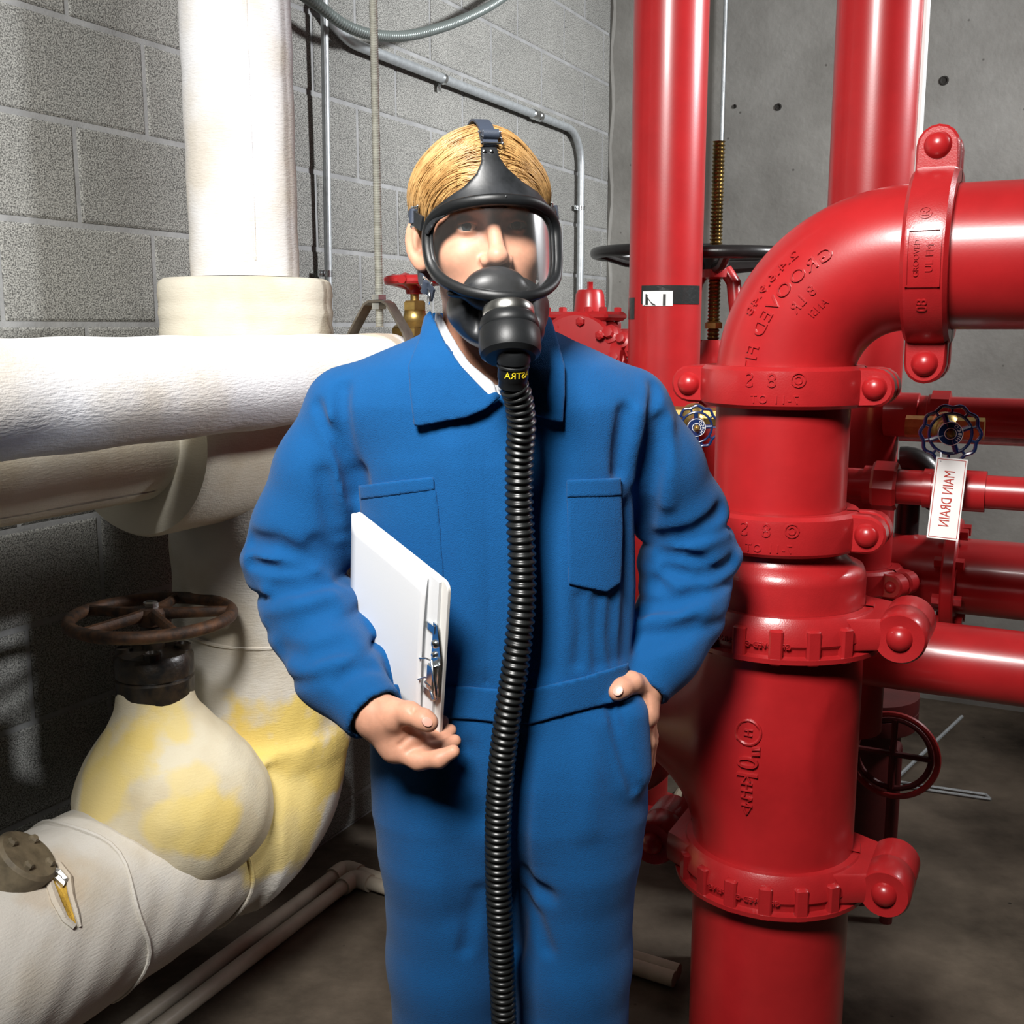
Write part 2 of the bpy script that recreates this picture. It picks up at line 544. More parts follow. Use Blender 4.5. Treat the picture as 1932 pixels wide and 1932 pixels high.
def text_geo(txt, size, depth, space=1.0):
    cu = bpy.data.curves.new('t', 'FONT')
    cu.body = txt; cu.size = size; cu.extrude = depth / 2; cu.align_x = 'CENTER'; cu.align_y = 'CENTER'
    cu.resolution_u = 3; cu.space_character = space
    o = bpy.data.objects.new('t', cu)
    COL.objects.link(o)
    dg = bpy.context.evaluated_depsgraph_get()
    me = bpy.data.meshes.new_from_object(o.evaluated_get(dg))
    v = [x.co.copy() for x in me.vertices]; f = [tuple(p.vertices) for p in me.polygons]
    bpy.data.objects.remove(o); bpy.data.curves.remove(cu); bpy.data.meshes.remove(me)
    return v, f


def lettering(name, txt, size, fn, material, parent, depth=0.002, mirror=True, space=1.0):
    """fn maps (x, y, z) of the flat text to world; the negative was printed reversed, so x runs mirrored"""
    v, f = text_geo(txt, size, depth, space)
    mb = MB()
    mb.add([fn(-p.x if mirror else p.x, p.y, p.z) for p in v], f)
    return mb.build(name, material, parent, smooth=20)


# ------------------------------------------------------------------ distance-field meshing
def smin(a, b, k):
    h = np.clip(0.5 + 0.5 * (b - a) / k, 0, 1)
    return b + (a - b) * h - k * h * (1 - h)


def smax(a, b, k):
    return -smin(-a, -b, k)


def nets(fn, lo, hi, h):
    lo = np.array(lo, float); hi = np.array(hi, float)
    n = np.ceil((hi - lo) / h).astype(int) + 1
    ax = [lo[i] + h * np.arange(n[i]) for i in range(3)]
    x, y, z = np.meshgrid(*[a.astype(np.float32) for a in ax], indexing='ij')
    D = fn(x, y, z).astype(np.float32)
    D = np.where(np.abs(D) < 1e-9, 1e-9, D)
    S = D < 0
    nc = n - 1
    acc = np.zeros((*nc, 3), np.float32); cnt = np.zeros(nc, np.float32)
    edges = []
    for axis in range(3):
        s0 = [slice(None)] * 3; s1 = [slice(None)] * 3
        s0[axis] = slice(0, -1); s1[axis] = slice(1, None)
        d0, d1 = D[tuple(s0)], D[tuple(s1)]
        cr = S[tuple(s0)] != S[tuple(s1)]
        t = np.where(cr, d0 / np.where(cr, d0 - d1, 1), 0)
        o1, o2 = [i for i in range(3) if i != axis]
        for a in (0, 1):
            for b in (0, 1):
                sl = [slice(None)] * 3
                sl[o1] = slice(a, n[o1] - 1 + a); sl[o2] = slice(b, n[o2] - 1 + b)
                c = cr[tuple(sl)]
                cnt += c
                acc[..., axis] += np.where(c, t[tuple(sl)], 0)
                acc[..., o1] += c * a
                acc[..., o2] += c * b
        edges.append((cr, S[tuple(s0)]))
    act = cnt > 0
    idx = -np.ones(nc, np.int64)
    idx[act] = np.arange(act.sum())
    ijk = np.argwhere(act)
    V = lo + h * (ijk + acc[act] / cnt[act][:, None])
    Q = []
    for axis in range(3):
        cr, s = edges[axis]
        o1, o2 = [(1, 2), (2, 0), (0, 1)][axis]
        e = np.argwhere(cr)
        ok = (e[:, o1] > 0) & (e[:, o1] < n[o1] - 1) & (e[:, o2] > 0) & (e[:, o2] < n[o2] - 1)
        e = e[ok]
        def cell(a, b):
            q = e.copy(); q[:, o1] += a; q[:, o2] += b
            return idx[q[:, 0], q[:, 1], q[:, 2]]
        q = np.stack([cell(-1, -1), cell(0, -1), cell(0, 0), cell(-1, 0)], 1)
        ins = s[e[:, 0], e[:, 1], e[:, 2]]
        q[~ins] = q[~ins][:, ::-1]
        Q.append(q)
    return V, np.concatenate(Q)


def vq_mesh(name, V, Q, mats):
    me = bpy.data.meshes.new(name)
    me.vertices.add(len(V)); me.vertices.foreach_set('co', np.asarray(V, np.float32).ravel())
    me.loops.add(len(Q) * 4); me.loops.foreach_set('vertex_index', Q.astype(np.int32).ravel())
    me.polygons.add(len(Q)); me.polygons.foreach_set('loop_start', np.arange(0, len(Q) * 4, 4, dtype=np.int32))
    me.polygons.foreach_set('loop_total', np.full(len(Q), 4, np.int32))
    me.update(calc_edges=True)
    me.validate()
    for m in (mats if isinstance(mats, (list, tuple)) else [mats]):
        me.materials.append(m)
    return me


def sdf_obj(name, fn, lo, hi, h, mats, parent=None, smooth=180):
    V, Q = nets(fn, lo, hi, h)
    return link(name, vq_mesh(name, V, Q, mats), parent, smooth)


def seg(x, y, z, a, b, ra, rb, sy=1.0):
    """distance to a tapered capsule"""
    a = np.array(a, np.float32); b = np.array(b, np.float32)
    d = b - a; L = float(d @ d) + 1e-12
    px, py, pz = x - a[0], y - a[1], z - a[2]
    t = np.clip((px * d[0] + py * d[1] + pz * d[2]) / L, 0, 1)
    ex, ey, ez = px - d[0] * t, py - d[1] * t, pz - d[2] * t
    return np.sqrt(ex * ex + ey * ey * sy + ez * ez) - (ra + (rb - ra) * t)


def ell(x, y, z, c, r):
    c = tuple(c)
    k0 = np.sqrt(((x - c[0]) / r[0]) ** 2 + ((y - c[1]) / r[1]) ** 2 + ((z - c[2]) / r[2]) ** 2)
    k1 = np.sqrt(((x - c[0]) / r[0] ** 2) ** 2 + ((y - c[1]) / r[1] ** 2) ** 2 + ((z - c[2]) / r[2] ** 2) ** 2)
    return k0 * (k0 - 1) / (k1 + 1e-9)


def to_px(x, y, z):                     # world arrays -> pixel arrays
    dz = z - CAMZ
    d = y * _F[1] + dz * _F[2]
    return 966 + FPX * x / d, 966 - FPX * (y * _U[1] + dz * _U[2]) / d, d


def poly2d(u, v, pts):                  # signed distance to a 2d polygon
    pts = np.array(pts, np.float32)
    d = np.full(u.shape, 1e18, np.float32); s = np.ones(u.shape, np.float32)
    n = len(pts); j = n - 1
    for i in range(n):
        a, b = pts[i], pts[j]
        e = b - a
        wx, wy = u - a[0], v - a[1]
        t = np.clip((wx * e[0] + wy * e[1]) / (e @ e), 0, 1)
        d = np.minimum(d, (wx - e[0] * t) ** 2 + (wy - e[1] * t) ** 2)
        c1 = v >= a[1]; c2 = v < b[1]; c3 = e[0] * wy > e[1] * wx
        flip = (c1 & c2 & c3) | (~c1 & ~c2 & ~c3)
        s = np.where(flip, -s, s)
        j = i
    return s * np.sqrt(d)


# ================================================================== STRUCTURE
def slab(name, p0, du, dv, dn, material):
    mb = MB()
    m = Matrix((Vector(du), Vector(dv), Vector(dn))).transposed().to_4x4()
    m.translation = Vector(p0) + Vector(du) / 2 + Vector(dv) / 2 + Vector(dn) / 2
    mb.box(m, (1, 1, 1))
    o = mb.build(name, material, smooth=0)
    return tag(o, kind='structure')


CEIL = 3.25
BACK = 6.5
floor = slab('floor', R(-0.3, BACK, -0.2), V3 * 6.3, W3 * (BACK + 0.3), Z3 * 0.2, FLOORM)
wall_left = slab('wall_left', R(0, BACK, 0), W3 * BACK, Z3 * CEIL, V3 * -0.2, MORTAR)
tag(wall_left, 'grey concrete block wall with running bond joints')
wall_right = slab('wall_right', R(0, 0, 0), V3 * 6.0, Z3 * CEIL, W3 * 0.2, CONCRETE)
tag(wall_right, 'poured concrete wall with tie holes behind the red pipes')
ceiling = slab('ceiling', R(-0.3, BACK, CEIL), V3 * 6.3, W3 * (BACK + 0.3), Z3 * 0.2, CONCRETE)
tag(floor, 'stained grey concrete floor')
tag(ceiling, 'plain concrete ceiling')

# blocks: running bond, 16 inch modules
COURSE, LEN = 0.2022, 0.4064
Z0 = 1.5035
PROUD = 0.0035


def block_mesh(length, h):
    mb = MB()
    l, hh, b, d = length / 2, h / 2, 0.005, PROUD
    outl = [(-l, -hh), (l, -hh), (l, hh), (-l, hh)]
    inn = [(-l + b, -hh + b), (l - b, -hh + b), (l - b, hh - b), (-l + b, hh - b)]
    mb.loft(Matrix.Identity(4), [(outl, -0.02), (outl, d * 0.3), (inn, d)], mi=0)
    return mb.mesh('concrete_block', BLOCK)


blk_full = block_mesh(LEN - 0.0115, COURSE - 0.0125)
blk_cache = {}
for k in range(-8, 9):
    z0 = Z0 + k * COURSE; z1 = z0 + COURSE
    zz0, zz1 = max(z0, 0.0), min(z1, CEIL)
    if zz1 - zz0 < 0.05:
        continue
    start = 2.713 if k % 2 == 0 else 2.713 + LEN / 2
    for j in range(-8, 5):
        b0 = start + j * LEN; b1 = b0 + LEN
        bb0, bb1 = max(b0, 0.0), b1
        if bb1 < 0.06:
            continue
        full = (bb1 - bb0 > LEN - 1e-4) and (zz1 - zz0 > COURSE - 1e-4)
        if full:
            me = blk_full
        else:
            key = (round(bb1 - bb0, 3), round(zz1 - zz0, 3))
            if key not in blk_cache:
                blk_cache[key] = block_mesh(bb1 - bb0 - 0.0115, zz1 - zz0 - 0.0125)
            me = blk_cache[key]
        o = bpy.data.objects.new('concrete_block', me)
        COL.objects.link(o)
        c = R(0, (bb0 + bb1) / 2, (zz0 + zz1) / 2)
        m = frame(c, V3, W3)
        m = m @ Matrix.Translation((0, 0, random.uniform(-0.0006, 0.0006)))
        o.matrix_world = m
        o.parent = wall_left

# concrete wall: tie holes, pour lip, rough corner strip
for px, py, r in ((1468, 202, 0.010), (1781, 152, 0.012), (1386, 201, 0.006)):
    c = PB(px, py)
    mb = MB()
    mb.lathe(frame(c, -W3, V3), [(r * 1.5, -0.001), (r * 1.35, 0.003), (r, 0.0035), (r * 0.7, 0.0005), (0, 0.0003)], 18)
    mb.build('tie_hole', mat('painted_hole_shade', (0.02, 0.018, 0.015), rough=0.9), wall_right)  # wall is not cut: dark colour stands in for shade inside the hole
mb = MB()
pts = [R(0.012 + 0.006 * math.sin(i * 1.3), 0.0, 0.02 + i * 0.08) for i in range(40)]
mb.tube(pts, [0.007 + 0.005 * abs(math.sin(i * 1.9)) for i in range(40)], 6)
mb.build('corner_fillet', CONCRETE, wall_right)

# ================================================================== LEFT: insulated pipework
YEL = (0.72, 0.52, 0.09)
YEL2 = (0.70, 0.55, 0.20)
BRN = (0.50, 0.36, 0.20)
GRY = (0.45, 0.40, 0.33)
AX_A = 0.30
RIS = R(AX_A, 2.760, 0)
RB = 2.760


def axp(b, z, a=AX_A):
    return R(a, b, z)


CAN_WHITE = canvas_mat('white_painted_canvas', (0.71, 0.71, 0.72), [
    (tuple(PA(75, 770, 0.60)), 0.045, (0.70, 0.52, 0.33), 0.5),
    (tuple(PA(400, 640, 0.56)), 0.10, (0.68, 0.55, 0.40), 0.55),
    (tuple(PA(690, 640, 0.56)), 0.06, (0.66, 0.48, 0.28), 0.6),
    (tuple(PA(330, 590, 0.45)), 0.05, (0.66, 0.55, 0.42), 0.4)])
CAN_OLD = canvas_mat('cream_painted_canvas', (0.64, 0.60, 0.50), [
    (tuple(axp(2.75, 1.10, 0.46)), 0.10, (0.60, 0.44, 0.26), 0.5),
    (tuple(axp(2.95, 1.42, 0.44)), 0.12, (0.62, 0.50, 0.38), 0.45)], weave=0.6)
CAN_YEL = canvas_mat('yellow_stained_jacket', (0.63, 0.60, 0.54), [
    (tuple(PA(560, 1440, 0.44)), 0.15, YEL, 0.85),
    (tuple(PA(520, 1560, 0.46)), 0.12, YEL2, 0.9),
    (tuple(PA(150, 1620, 0.45)), 0.10, BRN, 0.35),
    (tuple(PA(594, 1378, 0.46)), 0.016, (0.16, 0.12, 0.08), 0.9)], weave=0.7)
run = thing('insulated_pipe_run', 'tall white canvas-wrapped riser with tee, yellowed lower elbow and torn pipe end', 'pipe', (RIS.x, RIS.y, 0))
FR = frame(RIS, Z3, V3)
RR, RC = 0.1105, 0.178
mb = MB()
prof = [(RR + 0.0012 * math.sin(i * 2.2), 1.60 + i * 0.05) for i in range(33)]
mb.lathe(FR, [(0.09, 1.60)] + prof + [(0.0, 3.24)], 56)
mb.build('riser_jacket', CAN_WHITE, run)
mb = MB()                                          # overlap seam of the canvas, a slim vertical ridge
sa = math.atan2(-0.86, 0.5)
sd = (Vector((math.cos(math.radians(-66)), math.sin(math.radians(-66)), 0)))
mb.tube([RIS + sd * RR + Z3 * z for z in np.linspace(1.63, 3.24, 20)], 0.0025, 6)
mb.build('seam', CAN_WHITE, run)
# collar = top of the tee jacket
mb = MB()
mb.lathe(FR, [(0.10, 1.600), (RR + 0.004, 1.598), (RC - 0.012, 1.596), (RC - 0.003, 1.590), (RC, 1.580)] +
         [(RC + 0.0015 * math.sin(i * 1.9), 1.575 - i * 0.012) for i in range(20)] + [(0.10, 1.33)], 64)
mb.build('collar_jacket', CAN_OLD, run)
mb = MB()                                          # crossing tee jacket, axis along the wall
TZ = 1.29
FT = frame(axp(RB, TZ), W3, Z3)
LT = -0.34
RT = 0.186
mb.lathe(FT, [(0.10, LT + 0.004), (RT - 0.022, LT), (RT - 0.006, LT + 0.004), (RT, LT + 0.016), (RT, LT + 0.1), (RT + 0.002, LT + 0.22), (RT, 0.0), (RT, 0.35), (RT - 0.02, 0.36), (0.0, 0.362)], 64)
mb.build('tee_jacket', CAN_OLD, run)
mb = MB()
mb.lathe(FT, [(0.0, -1.9)] + [(0.1145 + 0.001 * math.sin(i * 1.7), -1.9 + i * 0.08) for i in range(21)], 48)
mb.build('branch_jacket', CAN_OLD, run)
mb = MB()
mb.lathe(FT, [(0.1148, -1.9), (0.1165, -1.88), (0.1165, LT - 0.02)], 12, math.radians(140), math.radians(158))
mb.build('branch_seam', CAN_OLD, run)

# lower riser, elbow and the pipe running left: one plaster-smooth jacket
LZ, LRAD, BEND = 0.44, 0.172, 0.15
_a = np.array(axp(RB, 1.2)); _wd = WD


def local_bz(x, y):                      # room coordinates arrays
    dx, dy = x - CORNER[0], y - CORNER[1]
    return dx * VD[0] + dy * VD[1], -(dx * WD[0] + dy * WD[1])


def lower_jacket(x, y, z):
    a, b = local_bz(x, y)
    a = a - AX_A
    rv = 0.180 - 0.0015 * np.sin(z * 40)
    dv = np.maximum(np.sqrt(a * a + (b - RB) ** 2) - rv, (LZ + BEND) - z)
    dv = np.maximum(dv, z - 1.25)
    dh = np.maximum(np.sqrt(a * a + (z - LZ) ** 2) - LRAD, (RB + BEND) - b)
    bc, zc = b - (RB + BEND), z - (LZ + BEND)
    q = np.sqrt(bc * bc + zc * zc) - BEND
    de = np.sqrt(a * a + q * q) - (LRAD + 0.016)
    de = np.maximum(np.maximum(de, b - (RB + BEND + 0.03)), z - (LZ + BEND + 0.03))
    d = smin(smin(dv, dh, 0.03), de, 0.035)
    d = d + 0.0022 * np.sin(a * 33 + b * 21) * np.sin(z * 27 + b * 13) + 0.0012 * np.sin(b * 71 + z * 53) * np.sin(a * 64)
    return d


c0 = axp(3.95, 0); c1 = axp(2.4, 0)
lo = (min(c0.x, c1.x) - 0.25, min(c0.y, c1.y) - 0.25, LZ - 0.26); hi = (max(c0.x, c1.x) + 0.25, max(c0.y, c1.y) + 0.25, 1.28)
sdf_obj('elbow_jacket', lower_jacket, lo, hi, 0.012, CAN_YEL, run)
# wrapped seams on the elbow and the pipe
for (bb, ang0, ang1) in ((3.02, -60, 250), (3.30, -60, 250)):
    mb = MB()
    mb.tube([axp(bb + 0.01 * math.sin(t * 5), LZ) + V3 * (math.cos(t) * (LRAD + 0.002)) + Z3 * (math.sin(t) * (LRAD + 0.002)) for t in np.linspace(math.radians(ang0), math.radians(ang1), 40)], 0.004, 6)
    mb.build('wrap_edge', CAN_YEL, run)
mb = MB()
mb.tube([axp(RB, 0.86 + 0.012 * math.sin(t * 2)) + (V3 * math.cos(t) + W3 * math.sin(t)) * 0.181 for t in np.linspace(0, 2 * math.pi, 50)], 0.004, 6, closed=True)
mb.build('wrap_edge', CAN_YEL, run)
# torn spot with fibreglass showing
tc_ = PA(118, 1690, AX_A)
tear = [(88, 1625), (105, 1632), (122, 1655), (128, 1690), (138, 1722), (145, 1748), (128, 1735), (110, 1700), (98, 1665)]


def on_lower(px, py, off=0.004):
    r = ray(px, py); o = _O.copy(); t = 1.2
    for _ in range(120):
        p = o + r * t
        d = float(lower_jacket(np.array(p[0]), np.array(p[1]), np.array(p[2])))
        if d < off:
            break
        t += d * 0.7
    return Vector(o + r * t)


mb = MB()
tp = [on_lower(x, y, 0.005) for x, y in tear]
cc = sum(tp, Vector()) / len(tp)
mb.add([cc - Vector(ray(118, 1690)) * 0.004] + tp + [p + Vector(ray(118, 1690)) * 0.02 for p in tp],
       [(0, 1 + i, 1 + (i + 1) % len(tp)) for i in range(len(tp))] +
       [(1 + i, 1 + len(tp) + i, 1 + len(tp) + (i + 1) % len(tp), 1 + (i + 1) % len(tp)) for i in range(len(tp))])
mb.build('torn_fibreglass', FIBRE, run, smooth=20)
mb = MB()
for side in (0, 1):
    ps = [on_lower(x + (6 if side else -5), y, 0.004) for x, y in (tear[0:6] if side else [tear[i] for i in (0, 8, 7, 6, 5)])]
    mb.tube(ps, [0.004, 0.007, 0.008, 0.006, 0.005, 0.003][:len(ps)], 6)
mb.build('torn_canvas_lip', CAN_YEL, run)
mb = MB()
ps = [on_lower(x, y, 0.007) for x, y in ((98, 1640), (112, 1646), (124, 1660), (120, 1668), (108, 1655))]
mb.tube(ps, 0.006, 6)
mb.build('foil_edge', FOIL, run, smooth=10)
# old blind flange at the far left, lying on the jacket
of = thing('blind_flange', 'small tan iron flange cap on the white pipe at the lower left edge', 'flange', tuple(PA(52, 1640, 0.52)))
fa = (V3 * 0.55 + Z3 * 0.72 + W3 * 0.35).normalized()
fc = on_lower(30, 1640, 0.004)
mb = MB()
FF = frame(fc, fa, W3)
mb.lathe(FF, [(0, -0.05), (0.055, -0.05), (0.055, 0.012), (0.056, 0.030), (0.050, 0.036), (0.03, 0.038), (0, 0.038)], 40)
mb.build('flange_disc', FLANGEOLD, of)
for i in range(4):
    t = math.radians(40 + 90 * i)
    mb = MB()
    mb.lathe(FF @ Matrix.Translation((0.036 * math.cos(t), 0.036 * math.sin(t), 0.036)), [(0, -0.002), (0.009, -0.002), (0.009, 0.006), (0.006, 0.010), (0, 0.011)], 6)
    mb.build('bolt', FLANGEOLD, of, smooth=20)

# insulated gate valve with rusty handwheel
VB = 3.085
vc = axp(VB, 0.0, AX_A + 0.01)
gv = thing('gate_valve', 'insulated gate valve in bulging yellowed jacket with rusty handwheel', 'valve', tuple(vc))


def bulb(x, y, z):
    a, b = local_bz(x, y)
    a = a - (AX_A + 0.01); b = b - VB
    d = ell(a, b, z, (0.030, -0.005, 0.575), (0.170, 0.175, 0.165))
    c = np.sqrt(a * a + b * b) - np.interp(z, [0.38, 0.48, 0.60, 0.70, 0.77, 0.82], [0.08, 0.145, 0.156, 0.110, 0.078, 0.068])
    c = np.maximum(c, np.maximum(z - 0.815, 0.38 - z))
    d = smin(d, c * 0.85, 0.06)
    d = smin(d, ell(a, b, z, (0.080, -0.070, 0.535), (0.095, 0.105, 0.105)), 0.06)
    return d + 0.0030 * np.sin(a * 30 + z * 14) * np.sin(b * 27) + 0.0015 * np.sin(a * 75) * np.sin(b * 66 + z * 50)


def on_bulb(px, py):
    r = ray(px, py); t = 1.2
    for _ in range(200):
        p = _O + r * t
        d = float(bulb(np.array(p[0]), np.array(p[1]), np.array(p[2])))
        if d < 0.001 or t > 3:
            break
        t += max(d, 0.001) * 0.6
    return tuple(_O + r * t)


CAN_BULB = canvas_mat('yellow_foam_jacket', (0.64, 0.58, 0.43), [
    (on_bulb(275, 1395), 0.070, YEL, 0.75), (on_bulb(330, 1380), 0.050, YEL2, 0.8), (on_bulb(250, 1440), 0.055, YEL2, 0.8),
    (on_bulb(400, 1550), 0.065, YEL, 0.7), (on_bulb(330, 1560), 0.050, YEL2, 0.8), (on_bulb(200, 1490), 0.055, YEL2, 0.85),
    (on_bulb(370, 1470), 0.055, YEL2, 0.6), (on_bulb(180, 1420), 0.040, YEL2, 0.7)], weave=0.5)
sdf_obj('valve_jacket', bulb, (vc.x - 0.28, vc.y - 0.28, 0.24), (vc.x + 0.28, vc.y + 0.28, 0.83), 0.011, CAN_BULB, gv)
FV = frame(vc, Z3, W3)
mb = MB()
mb.lathe(FV, [(0, 0.79), (0.072, 0.79), (0.074, 0.80), (0.074, 0.828), (0.070, 0.832), (0.075, 0.836), (0.075, 0.870), (0.068, 0.880), (0.045, 0.885), (0.022, 0.886), (0.020, 0.945), (0, 0.945)], 40)
mb.build('bonnet', BLACKGREASE, gv)
for t in (70, 160, 250, 340):
    mb = MB()
    tt = math.radians(t + 62)
    mb.lathe(FV @ Matrix.Translation((0.054 * math.cos(tt), 0.054 * math.sin(tt), 0.872)), [(0, 0), (0.017, 0), (0.0165, 0.018), (0.012, 0.020), (0.010, 0.014), (0, 0.014)], 14)
    mb.build('bonnet_bolt', BLACKGREASE, gv)
WZ, WR = 0.948, 0.150
wheel = None
mb = MB()
mb.tube([vc + Z3 * WZ + (V3 * math.cos(t) + W3 * math.sin(t)) * WR for t in np.linspace(0, 2 * math.pi, 73)[:-1]], 0.0125, 14, closed=True, up=Z3)
wheel = mb.build('handwheel', RUST, gv)
base_ang = 0
for i in range(5):
    t = math.radians(17 + 72 * i)
    d = Vector((math.cos(t), math.sin(t), 0))
    mb = MB()
    mb.tube([vc + Z3 * (WZ + 0.006) + d * 0.012, vc + Z3 * (WZ + 0.004) + d * 0.05, vc + Z3 * WZ + d * (WR - 0.004)], [0.014, 0.0115, 0.0105], 10, up=Z3, sq=0.8)
    mb.build('spoke', RUST, wheel)
mb = MB()
mb.lathe(FV, [(0, WZ - 0.015), (0.026, WZ - 0.015), (0.028, WZ + 0.008), (0.022, WZ + 0.017), (0, WZ + 0.018)], 24)
mb.build('hub', RUST, wheel)
mb = MB()
mb.lathe(FV, [(0, WZ + 0.014), (0.0145, WZ + 0.014), (0.0145, WZ + 0.028), (0.011, WZ + 0.031), (0, WZ + 0.031)], 6)
mb.build('hub_nut', ZINC, wheel, smooth=20)

# front insulated pipe along the wall
FA, FZ, FRAD = 0.575, 1.402, 0.0825
fp = thing('insulated_pipe', 'white canvas-wrapped pipe running level in front of the riser', 'pipe', tuple(R(FA, 3.0, FZ)))
FP = frame(R(FA, 2.62, FZ), -W3, Z3)
mb = MB()
L_ = 1.75
mb.lathe(FP, [(0.055, 0.0), (FRAD - 0.006, 0.002), (FRAD, 0.02)] + [(FRAD + 0.0013 * math.sin(i * 1.3), 0.03 + i * 0.04) for i in range(44)] + [(0, 1.8)], 56)
mb.build('canvas_jacket', CAN_WHITE, fp)
mb = MB()
mb.lathe(FP, [(0.032, -0.004), (FRAD - 0.012, -0.006), (FRAD - 0.008, 0.004)], 40)
mb.build('fibreglass_end', FIBRE, fp)
mb = MB()
ps = [R(FA, 2.66, FZ), R(FA, 2.1, FZ)] + arc(R(FA - 0.06, 2.1, FZ), V3, W3, 0.06, 0, math.pi / 2, 8) + [R(0.03, 2.04, FZ)]
mb.tube(ps, 0.031, 20)
mb.build('bare_pipe', DARKSTEEL, fp)

# clevis hanger with threaded rod
hb = room_b(PA(716, 600, FA))
ch = thing('clevis_hanger', 'steel clevis hanger on a long threaded rod above the white pipe end', 'pipe hanger', tuple(R(FA, hb, 1.49)))
rz1, rz0 = 1.553, 1.518
mb = MB()
rod_pts, rod_r = [], []
zz = 1.498
while zz < 2.62:
    rod_pts += [R(FA, hb, zz), R(FA, hb, zz + 0.0016)]; rod_r += [0.0072, 0.0088]
    zz += 0.0032
rod_pts.append(R(FA, hb, CEIL - 0.005)); rod_r.append(0.0085)
mb.tube(rod_pts, rod_r, 12)
mb.build('threaded_rod', STEELROD, ch, smooth=60)
mb = MB()
hw = 0.017
hp = [(-0.075, 1.385), (-0.075, 1.470), (-0.068, 1.488), (-0.028, 1.546), (-0.016, 1.552), (0.016, 1.552), (0.028, 1.546), (0.068, 1.488), (0.075, 1.470), (0.075, 1.385)]
th = 0.0045
cx_, cz_ = 0, 1.46
outer = hp
inner = [(x * (1 - th / 0.075), z - (th if abs(x) < 0.05 else th * 0.4)) for x, z in hp]
# strap bent across the pipe: profile in the plane normal to the pipe, with width along the pipe
vs, fs = [], []
for wv in (-hw, hw):
    for (x, z) in outer:
        vs.append(R(FA + x, hb + wv, z))
    for (x, z) in inner:
        vs.append(R(FA + x, hb + wv, z))
n_ = len(outer)
for s_ in (0, 1):
    o_ = s_ * 2 * n_
    for i in range(n_ - 1):
        fs.append((o_ + i, o_ + i + 1, o_ + n_ + i + 1, o_ + n_ + i))
for i in range(n_ - 1):
    fs.append((i, i + 1, 2 * n_ + i + 1, 2 * n_ + i)); fs.append((n_ + i, n_ + i + 1, 3 * n_ + i + 1, 3 * n_ + i))
for i in (0, n_ - 1):
    fs.append((i, n_ + i, 3 * n_ + i, 2 * n_ + i))
mb.add(vs, fs)
mb.build('yoke', DARKSTEEL, ch, smooth=20)
mb = MB()
mb.lathe(frame(R(FA, hb, 0), Z3, V3), [(0, 1.553), (0.0165, 1.553), (0.0165, 1.563), (0, 1.563)], 6)
mb.build('upper_nut', ZINC, ch, smooth=20)
mb = MB()
mb.lathe(frame(R(FA, hb, 0), Z3, V3), [(0, 1.534), (0.0165, 1.534), (0.0165, 1.546), (0, 1.546)], 6)
mb.build('lower_nut', ZINC, ch, smooth=20)
mb = MB()
FB = frame(R(FA, hb - 0.0, 1.455), V3, Z3)
mb.lathe(FB, [(0, -0.09), (0.005, -0.09), (0.005, 0.079), (0.010, 0.079), (0.010, 0.088), (0.005, 0.088), (0.005, 0.094), (0, 0.094)], 8)
mb.build('cross_bolt', ZINC, ch, smooth=20)

# brass valve with red handle on the bare pipe
bvb = room_b(PA(783, 600, FA))
bp_ = R(FA, bvb, FZ)
bv = thing('brass_valve', 'brass globe valve with red handle behind the worker\'s ear', 'valve', tuple(bp_))
FBv = frame(R(FA, bvb, 0), Z3, V3)
z = FZ
mb = MB()
mb.sphere(bp_, (0.058, 0.058, 0.045))
mb.lathe(FBv, [(0.045, z + 0.02), (0.052, z + 0.045), (0.055, z + 0.065), (0.055, z + 0.072), (0.046, z + 0.075)], 40)
mb.lathe(frame(bp_, W3, Z3), [(0, -0.075), (0.042, -0.075), (0.042, -0.05), (0.03, -0.03), (0.03, 0.03), (0.042, 0.05), (0.042, 0.075), (0, 0.075)], 8)
mb.build('valve_body', BRASS, bv)
mb = MB()
mb.lathe(FBv, [(0, z + 0.07), (0.053, z + 0.072), (0.056, z + 0.077), (0.056, z + 0.092), (0.050, z + 0.097), (0, z + 0.099)], 6)
mb.build('bonnet_nut', BRASS, bv, smooth=20)
mb = MB()
mb.lathe(FBv, [(0.05, z + 0.095), (0.034, z + 0.106), (0.026, z + 0.114), (0.023, z + 0.128), (0.024, z + 0.131), (0, z + 0.131)], 32)
mb.build('bonnet', BRASS, bv)
mb = MB()
mb.lathe(FBv, [(0, z + 0.130), (0.024, z + 0.130), (0.026, z + 0.133), (0.026, z + 0.148), (0.022, z + 0.152), (0, z + 0.153)], 6)
mb.build('packing_nut', BRASS, bv, smooth=20)
mb = MB()
mb.lathe(FBv, [(0, z + 0.15), (0.0095, z + 0.15), (0.0095, z + 0.178), (0, z + 0.178)], 16)
mb.build('stem', BRASS, bv)
mb = MB()
hz = z + 0.178
mb.lathe(FBv, [(0, hz - 0.012), (0.018, hz - 0.012), (0.020, hz), (0.014, hz + 0.012), (0.008, hz + 0.016), (0, hz + 0.016)], 20)
for i in range(4):
    t = math.radians(8 + 90 * i)
    d = (W3 * -math.cos(t) + V3 * math.sin(t))
    c = R(FA, bvb, hz)
    mb.tube([c, c + d * 0.025 + Z3 * 0.010, c + d * 0.05 + Z3 * 0.019, c + d * 0.068 + Z3 * 0.017], [0.012, 0.011, 0.013, 0.009], 12, up=Z3, sq=1.1)
mb.tube([R(FA, bvb, hz + 0.017) + (V3 * math.cos(t) + W3 * math.sin(t)) * 0.055 for t in np.linspace(0, 2 * math.pi, 41)[:-1]], 0.0105, 10, closed=True, up=Z3)
mb.build('handle', RED, bv)

